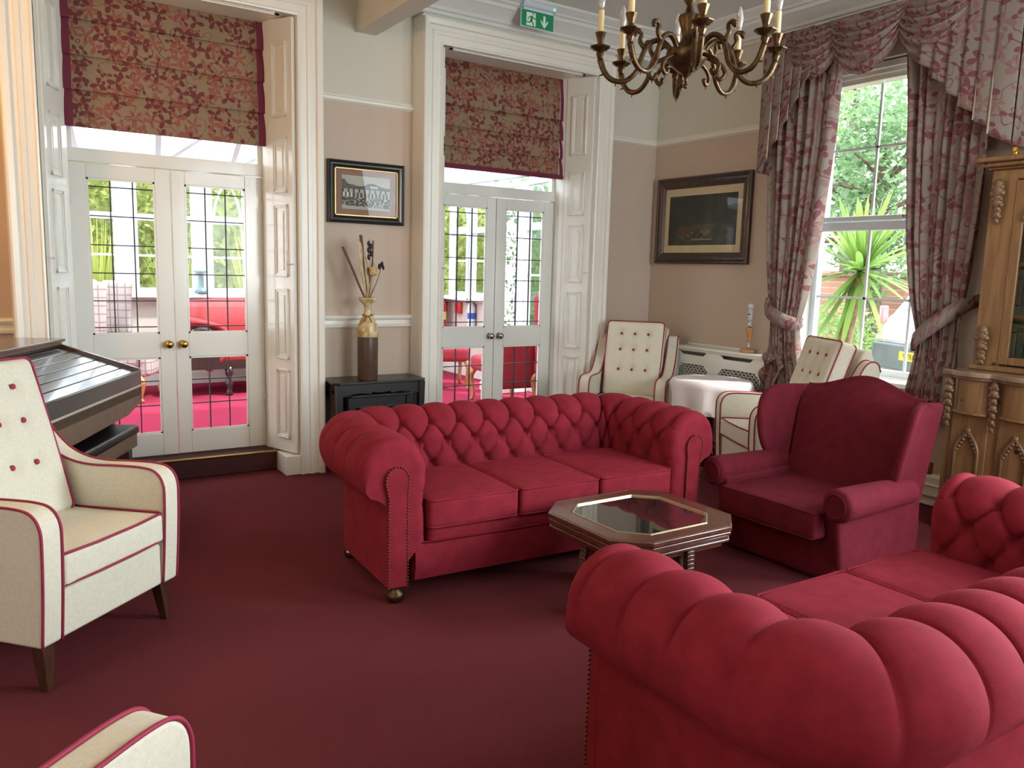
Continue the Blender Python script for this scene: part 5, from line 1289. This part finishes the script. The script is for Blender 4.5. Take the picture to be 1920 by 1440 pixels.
P2 = [(0, 0), (0, .03), (.08, .036), (.22, .038), (.30, .030), (.40, .034), (.55, .032), (.65, .026), (.75, .028), (.9, .018), (1, .01), (1, 0)]
picture('framed_print', 'large dark woodland print in a mahogany frame on the window wall', (XB - .006, 5.055, 1.978), R(-90), 1.095, .76, .098, P2, wood_mat('frame_wood', (70, 46, 38), (42, 28, 26), .35, (2, 2, 2), coat=.4), None, M('cream_mount', (206, 190, 152), .8), (.052, .065), forest, 150, 100, 0)

# ================================================================== CURTAINS AND PELMET
XC = 5.13
def curtain(label, outer, inner, ztop, zbot, folds, tie_z, amp, hem_in, seed):
    t = thing('curtain', label, 'curtain', (0, 0, 0), 0, 'floral curtains at the front window')
    m = MB(); rr = random.Random(seed); ph = [rr.uniform(-.5, .5) for _ in range(40)]; wid = [rr.uniform(.7, 1.3) for _ in range(40)]
    def Fn(u, v):
        z = ztop + (zbot - ztop) * v; yo, yi = interp(-z, outer), interp(-z, inner)
        # folds stay attached: u warped
        a = folds * 2 * pi * u; k = u + .012 * sin(a * .5 + ph[int(u * folds) % 40])
        g = exp(-((z - tie_z) / .28) ** 2); am = amp * (1 - .62 * g) * (1 + .25 * sin(u * 7 + ph[3])) * (.85 + .3 * v)
        y = yo + (yi - yo) * k; x = XC - am * sin(a + .8 * sin(u * 5 + z * .6 + ph[1])) - .03 * g * sin(pi * u) - .012 * sin(2.3 * a + z)
        y += .35 * am * cos(a + .8 * sin(u * 5 + z * .6)) * (1 if yi < yo else -1)
        return (x, y, z)
    L = folds * .21
    m.grid(folds * 22, 70, Fn, uv=lambda u, v: (u * L, (1 - v) * (ztop - zbot)))
    m.build('drape', CURTF, t, smooth=True)
    return t, Fn
# left curtain (outer = towards the corner)
co = [(-3.25, 4.26), (-2.27, 4.20), (-1.78, 4.165), (-1.33, 4.125), (-1.20, 4.10), (-.96, 4.09), (-.80, 4.11), (-.60, 4.14)]
ci = [(-3.25, 3.66), (-2.96, 3.672), (-2.49, 3.691), (-1.82, 3.761), (-1.30, 3.83), (-1.15, 3.865), (-.94, 3.845), (-.79, 3.79), (-.60, 3.74)]
tL, FL = curtain('left floral curtain tied back beside the dark framed picture', co, ci, 3.24, .60, 7, 1.16, .045, 0, 3)
do = [(-3.2, 2.50), (-2.39, 2.60), (-1.92, 2.615), (-1.37, 2.65), (-1.27, 2.66), (-.93, 2.66), (-.60, 2.66)]
di = [(-3.2, 3.19), (-2.93, 3.179), (-2.29, 3.117), (-1.77, 3.061), (-1.4, 3.00), (-1.28, 2.972), (-1.11, 2.925), (-.9, 2.94), (-.75, 2.96), (-.6, 2.975)]
tR, FR_ = curtain('right floral curtain tied back next to the pine bookcase', do, di, 3.2, .60, 9, 1.16, .055, 0, 5)
def tie(t, pts, w, sg):
    m = MB(); sp = spline(pts, 6); n = len(sp)
    for i, p in enumerate(sp):
        f = i / (n - 1); h = w * (.55 + .45 * sin(pi * f)); m.v += [(p.x, p.y, p.z - h), (p.x - .012, p.y, p.z), (p.x, p.y, p.z + h)]
    for i in range(n - 1):
        for k in (0, 1): m.uv[len(m.f)] = [(j * .03, kk * .05) for j, kk in ((i, k), (i, k + 1), (i + 1, k + 1), (i + 1, k))]; m.f.append([3 * i + k, 3 * i + k + 1, 3 * i + 4 + k, 3 * i + 3 + k]); m.m.append(0)
    m.build('tieback', CURTF, t, smooth=True, solid=.008)
tie(tL, [(5.27, 4.17, 1.33), (5.13, 4.16, 1.30), (5.045, 4.10, 1.26), (5.01, 3.98, 1.205), (5.03, 3.88, 1.165), (5.09, 3.835, 1.155), (5.17, 3.85, 1.17)], .058, 1)
tie(tR, [(5.27, 2.61, 1.40), (5.12, 2.63, 1.36), (5.03, 2.70, 1.29), (5.005, 2.80, 1.20), (5.02, 2.89, 1.115), (5.09, 2.93, 1.09), (5.17, 2.91, 1.10)], .062, -1)
# bunched hem spilling on the radiator shelf end
m = MB().grid(36, 16, lambda u, v: (5.10 - .05 * sin(u * 14) * v - .03, 3.93 + .17 * u + .02 * sin(v * 9), .91 - .24 * v * (.6 + .4 * sin(u * 9)) + .015 * sin(u * 20)), uv=lambda u, v: (u * .5, v * .4))
m.build('bunched_edge', CURTF, tL, smooth=True, solid=.004)
# pelmet: board, three swags, two pleated tails
t = thing('swag_pelmet', 'floral swagged pelmet with pleated tails across the top of the front window', 'pelmet', (0, 0, 0))
MB().box(5.06, 5.29, 2.36, 4.28, 3.255, 3.28).build('board', CURTF, t)
YL, YR = 4.275, 2.40; XP = 5.045
def swag(y0, y1, drop, x0, nf=6):
    m = MB()
    def Fn(u, v):
        s = 4 * u * (1 - u); sh = s ** .75; z = 3.272 - .03 * v - (drop - .03) * v * sh - .10 * v * (1 - sh) * .9
        # gathered into the corners
        y = y0 + (y1 - y0) * (u + (0.5 - u) * .10 * v * (1 - s)); 
        x = x0 - .020 - (.07 * sin(pi * v) * s) - .022 * sin(v * nf * 2 * pi) * (s ** .4) * min(1, v * 5) * (1 - .4 * v)
        return (x, y, z)
    m.grid(60, 80, Fn, uv=lambda u, v: (u * .9 + .3, v * .9)); return m
sw = [(4.10, 3.60, .36), (3.72, 3.14, .40), (3.24, 2.70, .42)]
for i, (a, b, d) in enumerate(sw):
    swag(a, b, d, XP + (.018 if i != 1 else 0)).build('swag', CURTF, t, smooth=True, solid=.004)
def tail(ya, yb, z_out, z_in, nf, x0, label):
    """cascade: zigzag pleats; hem rises from the outer edge to the inner edge"""
    fw_ = (yb - ya) / nf; back = .55; pts = []
    for k in range(nf):
        pts.append((ya + fw_ * k, x0 - .012 * 0)); pts.append((ya + fw_ * (k + 1 + back * .8), x0 - .03 - .004 * k)); 
    pts.append((yb, x0))
    S = [0]
    for p, q in zip(pts, pts[1:]): S.append(S[-1] + hypot(q[0] - p[0], q[1] - p[1]))
    tot = S[-1]; m = MB()
    first = .30
    for i, (p, q) in enumerate(zip(pts, pts[1:])):
        def zb(s): f = s / tot; return z_out + (z_in - z_out) * f
        def Fn(u, v, p=p, q=q, s0=S[i], s1=S[i + 1]):
            s = s0 + (s1 - s0) * u; z0 = zb(s); z = 3.272 + (z0 - 3.272) * v; fl = (1 - .0) ; sp = .4 + .6 * v
            y = p[0] + (q[0] - p[0]) * u; x = x0 + ((p[1] + (q[1] - p[1]) * u) - x0) * sp - .012 * v * sin(pi * u)
            return (x, y, z)
        m.grid(10, 24, Fn, mi=i % 2, uv=lambda u, v, s0=S[i], s1=S[i + 1]: (s0 + (s1 - s0) * u, (1 - v) * 1.0))
    return m
tail(YL, 3.86, 2.29, 2.97, 5, XP - .012, '').build('tail', [CURTF, LINING], t, smooth='auto', solid=.003)
m = tail(YR + .03, 2.97, 2.30, 2.88, 6, XP - .018, ''); m.build('tail', [CURTF, LINING], t, smooth='auto', solid=.003)
for (y, z0) in ((YL, 2.29), (YR + .03, 2.30)):
    MB().grid(6, 20, lambda u, v: (XP + .24 * u, y, 3.272 + (z0 - 3.272) * v), uv=lambda u, v: (u * .24, (1 - v))).build('return', CURTF, t, solid=.003)

# ================================================================== PINE BOOKCASE
t = thing('pine_bookcase', 'carved pine glazed bookcase with arched cupboard doors at the right edge', 'bookcase', (0, 0, 0))
XF = 4.845; YE = 2.54
def P(y, z, x): return (x, y, z)
MB().box(XF, 5.25, .9, YE, .02, .935).build('lower_carcass', PINE, t, bevel=.004)
m = MB().box(XF - .03, 5.25, .9, YE + .01, 0, .09); m.build('plinth', PINE, t, bevel=.006)
# top slab with a wavy front: bulges over the drawer fronts
units = [(2.50, 2.285), (2.235, 2.02), (1.97, 1.755), (1.705, 1.49), (1.44, 1.225)]
def front(y, base, bul):
    for a, b in units:
        if b <= y <= a: return base - bul * sin(pi * (a - y) / (a - b)) ** .6
    return base
ys = [YE + .02 - (YE + .02 - .9) * i / 90 for i in range(91)]
for (z0, z1, off, nm) in ((.955, .985, .055, 'top_slab'), (.935, .957, .035, 'slab_moulding')):
    m = MB(); ol = [(y, front(y, XF - off, .045)) for y in ys]; ol = [(YE + .02, 5.25)] + ol + [(.9, 5.25)]
    m.prism([(x, y) for y, x in ol], lambda x, y, z: (x, y, z), z0, z1); m.build(nm, M('slab_wax', (150, 128, 104), .22, var=.15, vs=12, coat=.7) if off > .05 else PINE_C, t, bevel=.005, seg=2)
for a, b in units:
    m = MB(); yy = [a - (a - b) * i / 16 for i in range(17)]; ol = [(front(y, XF - .005, .045), y) for y in yy] + [(XF + .02, b), (XF + .02, a)]
    m.prism(ol, lambda x, y, z: (x, y, z), .745, .935); m.build('drawer_front', PINE, t, smooth='auto', bevel=.003)
    m = MB(); ol = [(front(y, XF - .014, .045), y) for y in yy] + [(XF + .02, b), (XF + .02, a)]; m.prism(ol, lambda x, y, z: (x, y, z), .728, .746); m.build('drawer_moulding', PINE, t, bevel=.004)
    d = MB().box(XF - .012, XF, b + .004, a - .004, .10, .722).build('cupboard_door', PINE, t, bevel=.003)
    # gothic arch moulding
    c = (a + b) / 2; w = .066; pts = [(XF - .018, c + w, .12), (XF - .018, c + w, .50)] + [(XF - .018, c + w * (1 - (k / 8) ** 1.5), .50 + .125 * (k / 8) ** .85) for k in range(1, 9)]
    m = MB().tube(pts, .010, 8); m.tube([(p[0], 2 * c - p[1], p[2]) for p in pts], .010, 8); m.ball((XF - .02, c, .63), .016, 6, sc=(.7, 1, 1.4))
    for k in range(5):
        for s_ in (-1, 1): m.ball((XF - .018, c + s_ * w * (.85 - .17 * k), .51 + .022 * k), .011, 5)
    m.build('gothic_arch', PINE_C, d, smooth=True)
    MB().box(XF - .005, XF + .001, c - w + .01, c + w - .01, .12, .50).build('door_panel', PINE, d)
    kb = MB().lathe([(.010, 0), (.009, .010), (.022, .022), (.022, .032), (.008, .038)], 16); kb.xf(Matrix.Translation((XF - .012, b + .03, .36)) @ Matrix.Rotation(R(-90), 4, 'Y')); kb.build('knob', PINE_C, d, smooth=True)
def corbel(y, z1, z0, x, w=.036):
    m = MB(); n = 7
    for k in range(n):
        f = k / (n - 1); z = z1 + (z0 - z1) * f; r = w * (.62 - .28 * f) * (1 + .25 * (k % 2))
        m.ball((x - .012 * (1 - f), y, z), r, 6, sc=(.8, 1, 1.15)); m.ball((x - .016 * (1 - f), y + r * .7, z - .012), r * .55, 5); m.ball((x - .016 * (1 - f), y - r * .7, z - .012), r * .55, 5)
    return m.build('carved_corbel', PINE_C, t, smooth=True)
for y in (2.518, 2.26, 1.995, 1.73, 1.465, 1.20): corbel(y, .915, .66, XF - .03)
# upper stage
XU = 4.955; YU = 2.475
m = MB().box(XU + .02, 5.25, YU - .02, YU, .985, 2.10).box(XU + .02, 5.25, .9, .92, .985, 2.10).box(5.23, 5.25, .9, YU, .985, 2.1); m.box(XU, XU + .025, YU - .142, YU, .985, 2.10)
m.build('upper_carcass', PINE, t, bevel=.003)
MB().box(XU - .02, 5.25, .9, YU + .01, .985, 1.02).build('upper_plinth', PINE, t, bevel=.008)
m = MB()
for z0, z1, d in ((2.09, 2.15, .0), (2.15, 2.165, .02), (2.165, 2.19, .045), (2.19, 2.22, .075)): m.box(XU - d, 5.25 if d < .06 else 5.27, .9, YU + d, z0, z1)
m.build('cornice_moulding', PINE, t, bevel=.008, seg=3)
dd = [(2.335, 1.90), (1.82, 1.37)]
for a, b in dd:
    m = MB(); w = .055; x0, x1 = XU - .004, XU + .02
    m.box(x0, x1, b, b + w, 1.03, 2.085); m.box(x0, x1, a - w, a, 1.03, 2.085); m.box(x0, x1, b + w, a - w, 1.03, 1.075); m.box(x0, x1, b + w, a - w, 2.0, 2.085)
    # arched spandrels
    c = (a + b) / 2; hw_ = (a - b) / 2 - w
    for s_ in (-1, 1):
        ol = [(c + s_ * hw_, 2.0)] + [(c + s_ * hw_ * (1 - (k / 8)), 1.85 + .13 * sin(pi / 2 * k / 8)) for k in range(9)] + [(c, 2.0)]; m.prism(ol, P, x0, x1)
    dr = m.build('glazed_door', PINE, t, bevel=.004)
    MB().tube([(x0 - .004, c + hw_ * cos(pi * k / 16), 1.85 + .13 * sin(pi * k / 16)) for k in range(17)], .010, 6).build('arch_bead', PINE_C, dr, smooth=True)
    MB().box(XU + .006, XU + .009, b + w, a - w, 1.075, 2.0).build('pane', glass_mat('bookcase_glass', (.82, .84, .80), .05), dr)
for y in (2.42, 1.87): corbel(y, 2.06, 1.86, XU - .02, .05); corbel(y, 1.22, 1.04, XU - .02, .05)
for z in (1.30, 1.60): MB().box(XU + .03, 5.23, .92, YU - .02, z, z + .022).build('shelf', PINE, t)
kb = MB().lathe([(.016, 0), (.018, .012), (.010, .02)], 12, (XU - .05, 2.34, 2.22)); kb.box(XU - .06, XU - .04, 2.33, 2.35, 2.235, 2.26); kb.build('brass_finial', BRASS, t, smooth='auto')
# books
bc = [(92, 96, 78), (120, 116, 92), (70, 82, 70), (110, 92, 70), (86, 90, 86), (60, 74, 76), (128, 120, 104), (96, 74, 58)]; BK = [M('book_cloth_%d' % i, c, .7, var=.2, vs=20) for i, c in enumerate(bc)]
PAGES = M('book_pages', (206, 196, 170), .8)
shelfname = {1.02: 'bottom', 1.322: 'middle', 1.622: 'top'}
colname = ['sage green', 'stone', 'dark green', 'tan', 'grey', 'slate', 'putty', 'brown']
rb = random.Random(5)
for z0, ht in ((1.02, .25), (1.322, .26), (1.622, .22)):
    y = YU - .03; k = 0
    while y > 2.05:
        w = rb.uniform(.026, .05); h = ht * rb.uniform(.82, 1.0); ci = rb.randrange(8)
        b = MB().box(XU + .055, XU + .20, y - w, y, z0, z0 + h).build('book', BK[ci], None, bevel=.003)
        MB().box(XU + .06, XU + .19, y - w + .003, y - .003, z0 + h - .004, z0 + h + .001).build('pages', PAGES, b)
        for q in (.2, .8): MB().box(XU + .0535, XU + .0555, y - w + .002, y - .002, z0 + h * q, z0 + h * q + .006).build('spine_band', BRASS, b)
        tag(b, '%s hardback book, %s from the window end of the %s bookcase shelf' % (colname[ci], ['first', 'second', 'third', 'fourth', 'fifth', 'sixth', 'seventh', 'eighth', 'ninth', 'tenth', 'eleventh', 'twelfth', 'thirteenth'][k], shelfname[z0]), 'book', 'books on the %s shelf of the bookcase' % shelfname[z0]); y -= w + .003; k += 1

# ================================================================== CHANDELIER
t = thing('chandelier', 'aged brass eight-arm chandelier with candle bulbs hanging over the coffee table', 'chandelier', (2.335, 2.36, 2.335), R(8)); t.scale = (.9, .9, .9)
MB().lathe([(.002, -.130), (.011, -.125), (.012, -.114), (.006, -.108), (.008, -.085), (.014, -.08), (.018, -.07), (.05, -.05), (.082, -.02), (.092, .005), (.09, .02), (.066, .035), (.060, .05), (.035, .062), (.026, .085), (.034, .12), (.046, .155), (.044, .17), (.02, .185), (.012, .21), (.026, .23), (.028, .245), (.012, .26), (.010, .30), (.022, .32), (.010, .34), (.006, .40)], 24).build('turned_stem', ABRASS, t, smooth='auto', ang=50)
m = MB(); 
for k in range(21): 
    z = .40 + k * .037; m.tube([(.011 * cos(a) * (1 if k % 2 else .25), .011 * cos(a) * (.25 if k % 2 else 1), z + .022 * sin(a)) for a in [2 * pi * j / 10 for j in range(10)]], .003, 5, closed=True)
m.build('chain', ABRASS, t, smooth=True)
MB().lathe([(.0, 1.10), (.035, 1.105), (.055, 1.13), (.058, 1.165)], 20).build('ceiling_rose', ABRASS, t, smooth=True)
CANDLE = M('candle_sleeve', (226, 202, 150), .5, var=.05); 
BU = NT('bulb_glass'); BU.b.inputs['Base Color'].default_value = srgb((226, 224, 214)); BU.b.inputs['Roughness'].default_value = .06; BU.b.inputs['Transmission Weight'].default_value = .55; BU.b.inputs['Coat Weight'].default_value = 1
ra = .375
for k in range(8):
    an = k * pi / 4; ca, sa = cos(an), sin(an)
    def Q(r, z, w=0): return (ca * r - sa * w, sa * r + ca * w, z)
    arm = spline([Q(.06, .0), Q(.085, .045), (Q(.125, .07)), Q(.17, .05), Q(.195, .0), Q(.215, -.06), Q(.26, -.10), Q(.315, -.098), Q(.352, -.065), Q(ra, -.01)], 5); n = len(arm)
    A = MB().tube(arm, [.0135 - .0025 * sin(pi * i / n) for i in range(n)], 8)
    A.tube([Q(.30, -.10), Q(.305, -.125)], [.007, .001], 6); A.tube([Q(.345, -.07), Q(.375, -.08)], [.007, .002], 6)
    o = A.build('arm', ABRASS, t, smooth=True)
    m = MB().tube(spline([Q(.185, .035), Q(.205, .065), Q(.20, .095), Q(.222, .105), Q(.232, .09)], 4), [.011, .011, .0105, .01, .01, .01, .01, .009, .009, .009, .009, .009, .010, .011, .012, .012, .012], 6)
    m.ball(Q(.232, .088), .010, 5); m.build('scroll', ABRASS, o, smooth=True); m = MB(); m.tube(spline([Q(.085, -.0), Q(.145, -.03), Q(.165, -.065), Q(.145, -.09), Q(.128, -.075)], 4), .0095, 6); m.ball(Q(.13, -.074), .011, 5); m.tube([Q(.145, -.088), Q(.146, -.11)], [.006, .001], 6)
    m.build('lower_scroll', ABRASS, o, smooth=True)
    c = Q(ra, 0)
    c0 = (c[0], c[1], -.045)
    MB().lathe([(.010, .035), (.018, .055), (.014, .066), (.028, .070), (.044, .082), (.046, .086), (.030, .090), (.014, .094), (.013, .105), (.017, .12), (.024, .140), (.025, .144), (.012, .145)], 8, c0, ang=.4).build('candle_cup', ABRASS, o)
    MB().lathe([(.0125, .140), (.0125, .235)], 14, c0).build('candle_sleeve', CANDLE, o, smooth='auto')
    MB().lathe([(.008, .235), (.012, .25), (.0165, .275), (.016, .29), (.010, .32), (.004, .335), (.0005, .338)], 14, c0).build('candle_bulb', BU.m, o, smooth=True)
